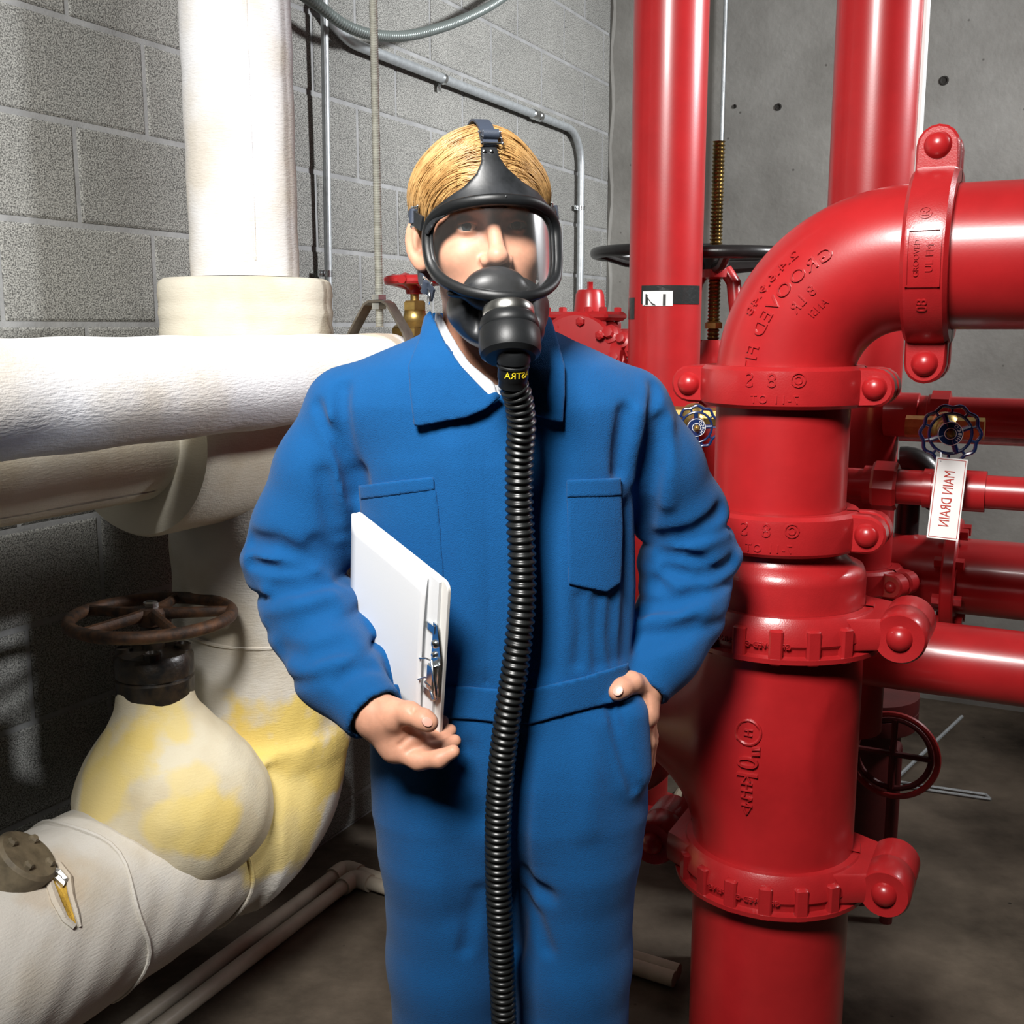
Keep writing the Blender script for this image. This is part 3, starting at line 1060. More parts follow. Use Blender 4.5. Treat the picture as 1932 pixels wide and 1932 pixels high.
# ================================================================== conduits on the block wall
def strap(p, axis, out, parent, r=0.012, side=None):
    side = side or Vector(axis).cross(Vector(out)).normalized()
    mb = MB()
    m = frame(p, axis, out)
    mb.lathe(m, [(r + 0.0005, -0.008), (r + 0.003, -0.008), (r + 0.003, 0.008), (r + 0.0005, 0.008)], 14)
    q = Vector(p) + side * (r + 0.011) - Vector(out).normalized() * (r * 0.8)
    mb.box(frame(q, out, axis), (0.018, 0.022, 0.003))
    mb.lathe(frame(q + Vector(out).normalized() * 0.001, out, axis), [(0, 0), (0.005, 0), (0.004, 0.004), (0, 0.005)], 8)
    return mb.build('strap', ZINC, parent, smooth=30)


cA = 0.024
p_top = PA(597, 40, cA)
cb = room_b(p_top)
cb2 = room_b(PA(612, 540, cA))
co = thing('vertical_conduit', 'thin galvanised conduit running straight down the block wall beside the white riser', 'conduit', tuple(R(cA, cb2, 1.2)))
mb = MB()
mb.tube([R(cA + 0.035, cb, CEIL - 0.01), R(cA + 0.028, cb, 2.45)] + [R(cA + 0.028 - 0.014 * s, cb + (cb2 - cb) * s, 2.45 - (2.45 - 1.63) * s) for s in np.linspace(0.05, 1, 8)] + [R(cA + 0.012, cb2, 0.9)], 0.0105, 16)
mb.build('conduit_tube', GALV, co)
strap(R(cA + 0.013, cb2, PA(606, 516, cA).z), Z3, V3, co, 0.0105, side=-W3)

eA = 0.028
e1 = PA(700, 90, eA); ez = PA(860, 158, eA).z
eb1 = room_b(e1); eb_end = room_b(PA(1097, 250, eA))
emt = thing('bent_conduit', 'galvanised conduit crossing the block wall and bending down behind the mask', 'conduit', tuple(R(eA, 1.0, ez)))
r_b = 0.13
ps = [R(eA, eb1 + 0.30, CEIL), R(eA, eb1 + 0.30, ez + 0.30)]
r_l = 0.24
cl = R(eA, eb1 + 0.30 - r_l, ez + r_l)
ps = [R(eA, eb1 + 0.30, CEIL - 0.01)] + arc(cl, -W3, -Z3, r_l, 0, math.pi / 2, 14)
cr_ = R(eA, eb_end + r_b, ez - r_b)
ps += arc(cr_, W3, Z3, r_b, math.pi / 2, 0, 12) + [R(eA, eb_end, PA(1103, 548, eA).z - 0.25)]
mb = MB()
mb.tube(ps, 0.0145, 18, up=V3)
mb.build('conduit_tube', GALV, emt)
for px, py in ((835, 150),):
    q = PA(px, py, eA); strap(R(eA, room_b(q), ez), W3, V3, emt, 0.0145, side=-Z3)
mb = MB()
q = R(eA, room_b(PA(1012, 215, eA)), ez)
mb.lathe(frame(q, W3, Z3), [(0.0145, -0.035), (0.0185, -0.033), (0.0185, -0.012), (0.017, -0.010), (0.017, 0.010), (0.0185, 0.012), (0.0185, 0.033), (0.0145, 0.035)], 20)
mb.build('coupling', ZINC, emt)
q = PA(1098, 393, eA)
strap(R(eA, eb_end, q.z), Z3, V3, emt, 0.0145, side=-W3)

fx = thing('flexible_conduit', 'grey ribbed flexible conduit sagging along the top of the block wall', 'conduit', tuple(PA(720, 70, 0.12)))
ctrl = [(540, -30), (600, 10), (650, 47), (700, 65), (760, 68), (815, 57), (870, 38), (930, 8), (990, -35)]
cp = [PA(x, y, 0.11) for x, y in ctrl]


def catmull(P, n):
    P = [Vector(p) for p in P]
    out = []
    for i in range(len(P) - 1):
        p0, p1, p2, p3 = P[max(i - 1, 0)], P[i], P[i + 1], P[min(i + 2, len(P) - 1)]
        for k in range(n):
            t = k / n
            out.append(0.5 * ((2 * p1) + (p2 - p0) * t + (2 * p0 - 5 * p1 + 4 * p2 - p3) * t * t + (3 * p1 - p0 - 3 * p2 + p3) * t ** 3))
    out.append(P[-1])
    return out


def resample(P, step):
    P = [Vector(p) for p in P]
    out = [P[0]]; acc = 0.0
    for a, b in zip(P[:-1], P[1:]):
        L = (b - a).length; s = step - acc
        while s <= L:
            out.append(a.lerp(b, s / L)); s += step
        acc = (acc + L) % step if L + acc >= step else acc + L
    return out


fpts = resample(catmull(cp, 24), 0.0026)
mb = MB()
mb.tube(fpts, [0.0128 + 0.0024 * math.sin(2 * math.pi * i / 4 + 0.4) for i in range(len(fpts))], 16)
mb.build('ribbed_sleeve', mat('grey_green_plating', (0.24, 0.28, 0.27), rough=0.3, metal=0.4), fx, smooth=60)

# floor: twin plastic condensate lines
for k, (off, zz_) in enumerate(((0.0, 0.026), (0.055, 0.026))):
    t_ = thing('plastic_drain_pipe', ['cream plastic drain pipe on the floor, nearest the block wall', 'cream plastic drain pipe on the floor, outer one of the pair'][k], 'pipe', tuple(R(0.17 + off, 2.6, 0)), 'drain pipes along the floor')
    bt = 2.29 + off * 0.6
    mb = MB()
    mb.tube([R(0.17 + off, 4.4, zz_), R(0.17 + off, bt + 0.02, zz_)], 0.0185, 16)
    mb.build('long_run', PVC, t_)
    mb = MB()
    mb.tube([R(0.19 + off, bt, zz_), R(1.15, bt + 0.06, zz_)], 0.0185, 16)
    mb.build('short_run', PVC, t_)
    mb = MB()
    mb.tube([R(0.17 + off, bt + 0.055, zz_)] + arc(R(0.17 + off + 0.02, bt + 0.02, zz_), -V3, W3, 0.02, 0, math.pi / 2, 6) + [R(0.17 + off + 0.055, bt + 0.004, zz_)], 0.0240, 16, up=Z3)
    mb.build('elbow_fitting', PVC, t_)

# ================================================================== RIGHT: red sprinkler pipework
MX, MY = 0.452, 1.845                      # axis of the big riser
MAIN = Vector((MX, MY, 0))


def stadium(x0, x1, hz, n=8):
    """rounded lug outline in (x, z): straight at x0, half circle at x1"""
    pts = [(x0, -hz), (x1, -hz)]
    for i in range(1, n):
        t = -math.pi / 2 + math.pi * i / n
        pts.append((x1 + hz * math.cos(t), hz * math.sin(t)))
    pts += [(x1, hz), (x0, hz)]
    return pts


def plain_coupling(root, c, axis, lug, r, hw=0.033, text=('5 8 Q', '10 11-5'), bolt_r=0.0185, lugx=0.042):
    """two-bolt housing; axis = pipe axis, lug = direction of the bolt pads, bolts run along axis x lug"""
    A, Lg = Vector(axis).normalized(), Vector(lug).normalized()
    B = A.cross(Lg).normalized()
    if B.y < 0:
        B = -B                             # B points away from the camera
    M = Matrix((Lg, B, A)).transposed().to_4x4(); M.translation = Vector(c)
    ro = r + 0.027
    for side in (-1, 1):
        mb = MB()
        prof = [(r + 0.001, -hw), (ro - 0.008, -hw), (ro - 0.001, -hw + 0.006), (ro, -hw + 0.014), (ro, hw - 0.014), (ro - 0.001, hw - 0.006), (ro - 0.008, hw), (r + 0.001, hw)]
        g = math.radians(2)
        if side < 0:
            mb.lathe(M, prof, 40, math.pi + g, 2 * math.pi - g)
        else:
            mb.lathe(M, prof, 40, g, math.pi - g)
        for s in (-1, 1):
            hz = hw * 0.93
            pts = stadium(r - 0.005, r + lugx, hz)
            # prism in (x, z) extruded along y
            y0, y1 = (0.004, 0.040) if side > 0 else (-0.040, -0.004)
            Mx = M @ Matrix(((s, 0, 0, 0), (0, 0, 1, 0), (0, 1, 0, 0), (0, 0, 0, 1)))
            mb.prism(Mx, pts, y0, y1, 0.004)
        mb.build('housing_half', REDC, root, smooth=40)
    for s in (-1, 1):
        mb = MB()
        Mb = M @ Matrix.Translation((s * (r + lugx), 0, 0)) @ Matrix.Rotation(math.pi / 2, 4, 'X')
        prof = [(0, -0.052), (0.011, -0.052), (0.011, 0.038), (bolt_r * 1.06, 0.040)]
        prof += [(bolt_r * math.cos(t), 0.040 + bolt_r * 0.85 * math.sin(t)) for t in np.linspace(0.15, math.pi / 2 - 0.05, 7)] + [(0, 0.040 + bolt_r * 0.85)]
        mb.lathe(Mb, prof, 22)
        mb.lathe(Mb, [(0, -0.060), (0.017, -0.060), (0.017, -0.040), (0, -0.040)], 6)
        mb.build('bolt', RED, root, smooth=40)
    return M, ro


def wrap_fn(M, ro, ang0, h0, scale_h=1.0, rot=0.0):
    """text (x, y) onto a cylinder about M's z axis"""
    cr, sr = math.cos(rot), math.sin(rot)

    def fn(x, y, z):
        x, y = x * cr - y * sr, x * sr + y * cr
        t = ang0 + x / ro
        rr = ro + z
        return M @ Vector((rr * math.cos(t), rr * math.sin(t), h0 + y))
    return fn


def zf(py, Y=1.735, px=1473):
    return PY(px, py, Y).z


def cam_ang(M, c=None):
    """angle about M's z axis that faces the camera"""
    d = M.inverted() @ Vector((0, 0, CAMZ))
    return math.atan2(d.y, d.x)


riser = thing('red_standpipe', 'large glossy red standpipe with grooved couplings and elbow right of the worker', 'pipe', (MX, MY, 0))
R8, R10 = 0.1095, 0.1365
FM = frame(MAIN, Z3, V3)
M10 = MAIN + Vector((0.012, 0, 0))
F10 = frame(M10, Z3, V3)
zc1 = (zf(700) + zf(765)) / 2              # coupling under the elbow
zc2 = (zf(978) + zf(1046)) / 2
zc3 = (zf(1160) + zf(1235)) / 2
zc4 = (zf(1628) + zf(1712)) / 2
# spool between the two upper couplings
mb = MB()
mb.lathe(FM, [(0, zc2 - 0.01), (R8, zc2 - 0.01), (R8, zc1 - 0.036), (R8, zc1 + 0.01), (0, zc1 + 0.01)], 64)
mb.build('pipe_spool', RED, riser)
c1M, c1r = plain_coupling(riser, MAIN + Z3 * zc1, Z3, V3, R8)
c2M, c2r = plain_coupling(riser, MAIN + Z3 * zc2, Z3, V3, R8)
for Mc, ro in ((c1M, c1r), (c2M, c2r)):
    a0 = cam_ang(Mc) - 0.10
    lettering('cast_lettering', '\u00a9 8 S', 0.032, wrap_fn(Mc, ro, a0, 0.012), REDC, riser, 0.004, mirror=True, space=1.35)
    lettering('cast_lettering', '7-11 OT', 0.018, wrap_fn(Mc, ro, a0, -0.017), REDC, riser, 0.0035, mirror=True, space=1.2)

# elbow from vertical to V3
z_el0 = zc1 + 0.012
pipe_r_c = PY(1798, 482, 1.72)
EZ = PY(1700, 488, 1.775).z
ER = EZ - z_el0
ec = MAIN + V3 * ER + Z3 * z_el0
ps = [MAIN + Z3 * (z_el0 - 0.02)] + arc(ec, -V3, Z3, ER, 0, math.pi / 2, 28) + [ec + Z3 * ER + V3 * 0.01]
mb = MB()
mb.tube(ps, [R8 + 0.002] * len(ps), 56, up=W3)
el = mb.build('elbow', RED, riser, smooth=60)


def elbow_fn(ang0, off, s=1.0):
    """text onto the camera side of the elbow: x runs along the bend, y outward"""
    def fn(x, y, z):
        t = ang0 + x / ER
        spine = ec + (-V3 * math.cos(t) + Z3 * math.sin(t)) * ER
        outd = (-V3 * math.cos(t) + Z3 * math.sin(t))
        rr = R8 + 0.002
        ph = (y + off) / rr
        return spine + (-W3 * math.cos(ph) + outd * math.sin(ph)) * (rr + z)
    return fn


lettering('cast_lettering', 'GROOVED FIT', 0.029, elbow_fn(math.radians(33), 0.030), REDC, riser, 0.006, space=1.1)
lettering('cast_lettering', '2.4.6.9.48', 0.021, elbow_fn(math.radians(38), 0.062), REDC, riser, 0.006, space=1.1)
lettering('cast_lettering', '8 LR', 0.024, elbow_fn(math.radians(42), -0.002), REDC, riser, 0.004, space=1.1)
lettering('cast_lettering', 'ANSI', 0.017, elbow_fn(math.radians(44), -0.028), REDC, riser, 0.003, space=1.1)

# coupling at the end of the elbow and the run to the right
ce = ec + Z3 * ER + V3 * 0.035
ceM, cer = plain_coupling(riser, ce, V3, Z3, R8, bolt_r=0.019, lugx=0.052, hw=0.033)
mb = MB()
mb.lathe(frame(ce, V3, Z3), [(0, -0.02), (R8, -0.02), (R8, 1.6), (0, 1.6)], 64)
mb.build('outlet_pipe', RED, riser)
# raised name plate on that coupling
aC = cam_ang(ceM)
mb = MB()
for (h0, h1, a0, a1) in ((-0.024, -0.021, -0.30, 0.30), (0.021, 0.024, -0.30, 0.30)):
    mb.lathe(ceM, [(cer - 0.001, h0), (cer + 0.003, h0), (cer + 0.003, h1), (cer - 0.001, h1)], 14, aC + a0, aC + a1)
for a in (-0.30, 0.28):
    mb.lathe(ceM, [(cer - 0.001, -0.024), (cer + 0.003, -0.024), (cer + 0.003, 0.024), (cer - 0.001, 0.024)], 2, aC + a, aC + a + 0.02)
mb.build('name_plate_rim', REDC, riser)
lettering('cast_lettering', 'UL FM', 0.015, wrap_fn(ceM, cer, aC, 0.009, rot=math.pi), REDC, riser, 0.003)
lettering('cast_lettering', 'GROOVED', 0.011, wrap_fn(ceM, cer, aC, -0.009, rot=math.pi), REDC, riser, 0.003)
lettering('cast_lettering', '08', 0.022, wrap_fn(ceM, cer, aC - 0.52, 0, rot=math.pi), REDC, riser, 0.003)
lettering('cast_lettering', '\u00ae', 0.026, wrap_fn(ceM, cer, aC + 0.48, 0, rot=math.pi), REDC, riser, 0.003)

# reducer 8 to 10 inch
zr0, zr1, zr2 = zf(1062), zf(1098), zf(1165)
mb = MB()
vs, fs = [], []
n = 56
rings = [(R8, zc2 - 0.01, MAIN), (R8 + 0.001, zr0, MAIN), (R8 + 0.010, zr0 - 0.012, MAIN.lerp(M10, 0.4)), (R10 - 0.006, zr1 + 0.012, M10), (R10 - 0.001, zr1, M10), (R10, zr1 - 0.006, M10), (R10, zr2 - 0.03, M10)]
for (r, z, c) in rings:
    for i in range(n):
        t = 2 * math.pi * i / n
        vs.append((c.x + r * math.cos(t), c.y + r * math.sin(t), z))
for k in range(len(rings) - 1):
    for i in range(n):
        j = (i + 1) % n
        fs.append((k * n + i, k * n + j, (k + 1) * n + j, (k + 1) * n + i))
fs.append(tuple(range(n))); fs.append(tuple((len(rings) - 1) * n + i for i in range(n)))
mb.add(vs, fs)
mb.build('reducer', REDC, riser, smooth=50)


def ribbed_coupling(root, c, r, hw=0.036, lug_dir=V3):
    A = Z3
    B = A.cross(lug_dir).normalized()
    M = Matrix((lug_dir, B, A)).transposed().to_4x4(); M.translation = Vector(c)     # local -y faces the camera
    ro = r + 0.020
    g = math.radians(2)
    for (a0, a1) in ((math.pi + g, 2 * math.pi - g), (g, math.pi - g)):
        mb = MB()
        prof = [(r + 0.001, hw), (ro - 0.006, hw), (ro, hw - 0.010), (ro + 0.006, 0.004), (ro + 0.007, -0.006), (ro + 0.001, -0.012), (ro, -hw + 0.010), (ro - 0.003, -hw), (r + 0.001, -hw)]
        mb.lathe(M, prof, 48, a0, a1)
        for i in range(7):
            t = a0 + (a1 - a0) * (i + 0.75) / 8.5
            d = Vector((math.cos(t), math.sin(t), 0))
            m = M @ frame(d * (ro + 0.003), Z3, d)
            mb.box(m @ Matrix.Translation((0, 0, -0.008)), (0.018, 0.022, 0.058), 0.003)
        # lower rim the ribs stand on
        mb.lathe(M, [(ro - 0.004, -hw + 0.001), (ro + 0.012, -hw + 0.002), (ro + 0.013, -hw + 0.010), (ro - 0.002, -hw + 0.013)], 48, a0, a1)
        mb.build('housing_half', REDC, root, smooth=40)
    # bolt bosses left and right: thick barrels whose axis is the bolt
    for s in (-1, 1):
        xb = r + 0.066
        mb = MB()
        Mb = M @ Matrix.Translation((s * xb, 0, 0.004)) @ Matrix.Rotation(math.pi / 2, 4, 'X')
        br = 0.042
        mb.lathe(Mb, [(0, -0.075), (br * 0.8, -0.075), (br, -0.068), (br, -0.002), (br * 0.985, 0.0), (br, 0.002), (br, 0.060), (br * 0.92, 0.066), (br * 0.6, 0.064), (0, 0.063)], 36)
        # web between ring and barrel
        pts = [(r * 0.80, -0.100), (xb - 0.02, -0.060), (xb, -0.058), (xb, 0.058), (r * 0.80, 0.100)]
        Mw = M @ Matrix(((s, 0, 0, 0), (0, 1, 0, 0), (0, 0, 1, 0), (0, 0, 0, 1)))
        mb.prism(Mw, pts, -0.020, 0.0325, 0.004)
        mb.build('bolt_boss', REDC, root, smooth=40)
        mb = MB()
        q = 0.0205
        mb.lathe(Mb, [(q * 1.05, 0.060)] + [(q * math.cos(t), 0.063 + q * 0.8 * math.sin(t)) for t in np.linspace(0.1, math.pi / 2 - 0.05, 7)] + [(0, 0.063 + q * 0.8)], 22)
        mb.build('bolt', RED, root, smooth=40)
    return M, ro


c3M, c3r = ribbed_coupling(riser, M10 + Z3 * zc3, R10)
c4M, c4r = ribbed_coupling(riser, M10 + Z3 * zc4, R10)
for Mc, ro in ((c3M, c3r), (c4M, c4r)):
    a0 = cam_ang(Mc) - 0.28
    lettering('cast_lettering', 'GROOVED COUPLING', 0.0125, wrap_fn(Mc, ro + 0.007, a0, -0.006), REDC, riser, 0.003)

# tee body with branch going back behind the worker
tz = zf(1425)
BR_DIR = np.array((-V3 * 1.0)[:])


def tee(x, y, z):
    px, py = x - M10.x, y - M10.y
    dv = np.sqrt(px * px + py * py) - (R10 + 0.002)
    dv = np.maximum(dv, np.maximum(z - (zc3 + 0.0), (zc4 - 0.0) - z))
    t = px * BR_DIR[0] + py * BR_DIR[1]
    ex, ey = px - t * BR_DIR[0], py - t * BR_DIR[1]
    db = np.sqrt(ex * ex + ey * ey + (z - tz) ** 2) - np.interp(t, [-0.04, 0.0, 0.10, 0.22, 0.40], [0.070, 0.115, 0.128, 0.082, 0.072])
    db = np.maximum(db * 0.9, np.maximum(t - 0.345, -t - 0.04))
    return smin(dv, db, 0.09)


sdf_obj('tee_body', tee, (M10.x - 0.50, M10.y - 0.24, zc4 - 0.03), (M10.x + 0.2, M10.y + 0.36, zc3 + 0.03), 0.009, RED, riser)
bq = Vector((M10.x, M10.y, tz)) - V3 * 0.345
mb = MB()
mb.lathe(frame(bq, -V3, Z3), [(0.06, -0.02), (0.098, -0.02), (0.102, -0.01), (0.102, 0.04), (0.096, 0.05), (0.0, 0.05)], 40)
mb.build('branch_cap', REDC, riser)
zt = tz
F10t = frame(M10, Z3, V3)
a10 = cam_ang(F10t) - 0.30
RT10 = R10 + 0.006


def tee_fn(h0, rot, scale=1.0):
    cr, sr = math.cos(rot), math.sin(rot)

    def fn(x, y, z):
        x, y = x * cr - y * sr, x * sr + y * cr
        t = a10 + x / R10
        d = (F10t.to_3x3() @ Vector((math.cos(t), math.sin(t), 0)))
        rr = 0.12
        while rr < 0.22:
            p = M10 + d * rr
            if float(tee(np.float32(p.x), np.float32(p.y), np.float32(h0 + y))) > 0:
                break
            rr += 0.0015
        p = M10 + d * (rr + z)
        return Vector((p.x, p.y, h0 + y))
    return fn


lettering('cast_lettering', '10\u2033', 0.044, tee_fn(zf(1430), -math.pi / 2), REDC, riser, 0.008)
lettering('cast_lettering', '<M-H>', 0.025, tee_fn(zf(1490), -math.pi / 2), REDC, riser, 0.007)
lettering('cast_lettering', 'H', 0.018, tee_fn(zf(1374), -math.pi / 2), REDC, riser, 0.007)
mb = MB()
rf = tee_fn(zf(1374), 0)
mb.tube([rf(0.018 * math.cos(t), 0.020 * math.sin(t), 0.0) for t in np.linspace(0, 2 * math.pi, 31)[:-1]], 0.0028, 6, closed=True)
mb.build('cast_ring', REDC, riser)
mb = MB()
mb.lathe(F10, [(0, 0.0), (R10 + 0.05, 0.0), (R10 + 0.05, 0.02), (R10, 0.022), (R10, zc4 + 0.01), (0, zc4 + 0.01)], 64)
mb.build('lower_pipe', RED, riser)

# ---- second vertical: slim red riser with tape label
Y2 = 2.66
q2 = PY(1258, 420, Y2)
r2 = thing('red_riser', 'slim red riser with black tape and number label behind the worker\'s shoulder', 'pipe', (q2.x, q2.y, 0))
P2 = Vector((q2.x, q2.y, 0))
F2 = frame(P2, Z3, V3)
R2 = 0.0855
mb = MB()
zb2 = 0.52
ps = [P2 + Z3 * (CEIL - 0.01), P2 + Z3 * zb2] + arc(P2 + Z3 * zb2 - V3 * 0.15, V3, -Z3, 0.15, 0.12, math.pi / 2, 12) + [P2 + Z3 * (zb2 - 0.15) - V3 * 0.62]
mb.tube(ps, R2, 56, up=W3)
mb.build('pipe_barrel', RED, r2, smooth=60)
mb = MB()
mb.lathe(frame(P2 + Z3 * (zb2 - 0.15) - V3 * 0.62, -V3, Z3), [(0.0, -0.01), (0.125, -0.01), (0.125, 0.015), (0.0, 0.015)], 32)
mb.build('end_flange', RED, r2)
mb = MB()
mb.lathe(frame(P2 - V3 * 0.45, Z3, V3), [(0, 0), (0.07, 0), (0.07, 0.012), (0.03, 0.015), (0.03, zb2 - 0.235), (0.06, zb2 - 0.232), (0, zb2 - 0.23)], 20)
mb.build('pipe_stand', REDD, r2)
a2 = cam_ang(F2)
zt0, zt1 = PY(1258, 577, Y2 - R2).z, PY(1258, 538, Y2 - R2).z
mb = MB()
mb.lathe(F2, [(R2 + 0.0002, zt0 + 0.004), (R2 + 0.0012, zt0 + 0.004), (R2 + 0.0012, zt1), (R2 + 0.0002, zt1)], 30, a2 - 0.68, a2 + 1.15)
mb.build('tape_band', TAPE, r2)
mb = MB()
mb.lathe(F2, [(R2 + 0.0002, zt0 - 0.030), (R2 + 0.0010, zt0 - 0.030), (R2 + 0.0010, zt0 + 0.02), (R2 + 0.0002, zt0 + 0.02)], 8, a2 - 1.45, a2 - 0.95)
mb.build('tape_tail', TAPE, r2)
mb = MB()
al0, al1 = a2 - 0.62, a2 + 0.20
mb.lathe(F2, [(R2 + 0.0012, zt0), (R2 + 0.0022, zt0), (R2 + 0.0022, zt1 - 0.013), (R2 + 0.0012, zt1 - 0.013)], 20, al0, al1)
mb.build('number_label', PLATEW, r2)
lh = (zt1 - zt0)


def lab(xo, yo):
    def fn(x, y, z):
        t = (al0 + al1) / 2 + (x + xo) / R2
        return F2 @ Vector(((R2 + 0.0024 + z) * math.cos(t), (R2 + 0.0024 + z) * math.sin(t), max((zt0 + zt1) / 2 - 0.006 + y + yo, zt0 + 0.0005)))
    return fn


lettering('label_digit', '1', 0.066, lab(0.0165, -0.016), INK, r2, 0.0006)
lettering('label_digit', '4', 0.066, lab(-0.018, -0.016), INK, r2, 0.0006)

# ---- third vertical behind the elbow, with a white conduit beside it
Y3 = 2.38
q3 = PY(1650, 200, Y3)
P3 = Vector((q3.x, q3.y, 0))
r3 = thing('red_feed_pipe', 'red vertical feed pipe rising behind the red elbow, beside the white conduit', 'pipe', (q3.x, q3.y, 0))
F3 = frame(P3, Z3, V3)
R3 = 0.0845
zlow = PY(1650, 1085, Y3).z
mb = MB()
mb.lathe(F3, [(0, zlow - 0.35), (R3, zlow - 0.35), (R3, CEIL - 0.01), (0, CEIL - 0.01)], 56)
mb.build('pipe_barrel', RED, r3)
plain_coupling(r3, P3 + Z3 * zlow, Z3, (V3 * 0.93 - W3 * 0.36).normalized(), R3, hw=0.028, bolt_r=0.012, lugx=0.034)
# horizontal main below it
zh1 = PY(1750, 1092, 2.36).z
mb = MB()
mb.lathe(frame(P3 + Z3 * zh1 - V3 * 0.12 + W3 * 0.12, V3, Z3), [(0, -0.1), (0.084, -0.1), (0.084, 1.5), (0, 1.5)], 48)
mb.build('header_pipe', RED, r3)
fl = P3 + Z3 * zh1 + V3 * 0.20 + W3 * 0.12
mb = MB()
mb.lathe(frame(fl, V3, Z3), [(0.08, -0.014), (0.125, -0.014), (0.128, -0.010), (0.128, 0.010), (0.125, 0.014), (0.08, 0.014)], 40)
mb.build('header_flange', RED, r3)
for i in range(8):
    t = math.radians(20 + 45 * i)
    mb = MB()
    mb.lathe(frame(fl + (Z3 * math.cos(t) - W3 * math.sin(t)) * 0.106, V3, Z3), [(0, -0.030), (0.013, -0.030), (0.013, 0.030), (0, 0.030)], 6)
    mb.build('flange_bolt', RED, r3, smooth=20)

wc = thing('white_conduit', 'thin white painted conduit standing beside the upper right red pipe', 'conduit', tuple(PY(1735, 200, 2.36)))
qc = PY(1736, 150, 2.36)
mb = MB()
zq = PY(1736, 320, 2.36).z
qv = Vector((qc.x, qc.y, 0))
mb.tube([qv + Z3 * (CEIL - 0.01), qv + Z3 * (zq - 0.10)], 0.0115, 16)
mb.build('conduit_tube', WHITEP, wc)
mb = MB()
mb.box(frame(PY(1756, 318, 2.37), Z3, V3), (0.034, 0.04, 0.075), 0.005)
mb.build('junction_box', WHITEP, wc)

# ---- lower horizontal pipe to the right
ph = thing('red_cross_pipe', 'level red pipe crossing behind the standpipe below the bolted boss', 'pipe', tuple(PY(1750, 1240, 2.2)))
hc = PY(1720, 1236, 2.20)
mb = MB()
mb.lathe(frame(hc, V3, Z3), [(0, -0.25), (0.0745, -0.25), (0.0745, 1.4), (0, 1.4)], 48)
mb.build('pipe_barrel', RED, ph)
mb = MB()
e0 = hc - V3 * 0.25
mb.tube([e0] + arc(e0 - Z3 * 0.12, Z3, -V3, 0.12, 0, math.pi / 2, 10) + [Vector((e0.x, e0.y, 0)) - V3 * 0.12], 0.0745, 32)
mb.build('drop_leg', REDD, ph)

# ---- small valved drain branch with blue wheels and the sign
dr = thing('drain_branch', 'threaded red drain branch with hex union leading to the drain sign', 'pipe', tuple(PY(1690, 920, 2.0)))
dc = PY(1600, 912, 2.06)
Fd = frame(dc, V3, Z3)
mb = MB()
mb.lathe(Fd, [(0, -0.06), (0.030, -0.06), (0.030, 0.03), (0.036, 0.03), (0.036, 0.045), (0.032, 0.045), (0.032, 0.16), (0.034, 0.16), (0.034, 0.19), (0.037, 0.19), (0.037, 0.24), (0.030, 0.24), (0.030, 0.8), (0, 0.8)], 32)
mb.build('drain_pipe', RED, dr)
mb = MB()
mb.lathe(Fd, [(0.02, 0.045), (0.042, 0.045), (0.046, 0.05), (0.046, 0.085), (0.042, 0.09), (0.02, 0.09)], 8)
mb.build('hex_union', RED, dr, smooth=20)
mb = MB()
mb.lathe(Fd, [(0.02, 0.135), (0.036, 0.135), (0.036, 0.150), (0.02, 0.150)], 24)
mb.build('thread_collar', RED, dr)

tb = thing('trim_pipe', 'short red trim pipe with hex fittings at the right edge above the drain sign', 'pipe', tuple(PY(1740, 785, 2.25)))
tc0 = PY(1690, 782, 2.30)
Ft = frame(tc0, V3, Z3)
mb = MB()
mb.lathe(Ft, [(0, -0.02), (0.046, -0.02), (0.046, 0.045), (0.041, 0.047), (0.041, 0.062), (0.044, 0.064), (0.044, 0.070), (0.0, 0.070)], 28)
mb.lathe(Ft, [(0.03, 0.07), (0.052, 0.07), (0.052, 0.105), (0.03, 0.105)], 8)
mb.lathe(Ft, [(0, 0.10), (0.040, 0.10), (0.040, 0.7), (0, 0.7)], 28)
mb.build('trim_barrel', RED, tb)
mb = MB()
gq = PY(1697, 820, 2.34)
mb.tube([gq, gq + V3 * 0.5], 0.0135, 16)
mb.build('grey_nipple', GALV, tb)
bk = thing('black_elbow_fitting', 'glossy dark iron elbow fitting behind the drain branch', 'pipe fitting', tuple(PY(1728, 880, 2.5)))
bc0 = PY(1735, 885, 2.45)
mb = MB()
mb.tube(arc(bc0 - V3 * 0.03 - Z3 * 0.035, Z3, V3, 0.055, -0.2, math.pi * 0.75, 12), [0.030] * 13, 20)
mb.tube([bc0 - V3 * 0.02 + Z3 * 0.0, bc0 - V3 * 0.02 - Z3 * 0.22], 0.026, 18)
mb.sphere(bc0 - V3 * 0.045 + Z3 * 0.0, 0.02)
mb.build('elbow_barrel', BLACKP, bk)
mb = MB()
mb.tube(arc(bc0 - V3 * 0.075 - Z3 * 0.01, Z3, V3, 0.028, -1.5, 1.3, 12), 0.0085, 10)
mb.build('bent_tube', BLACKP, bk)


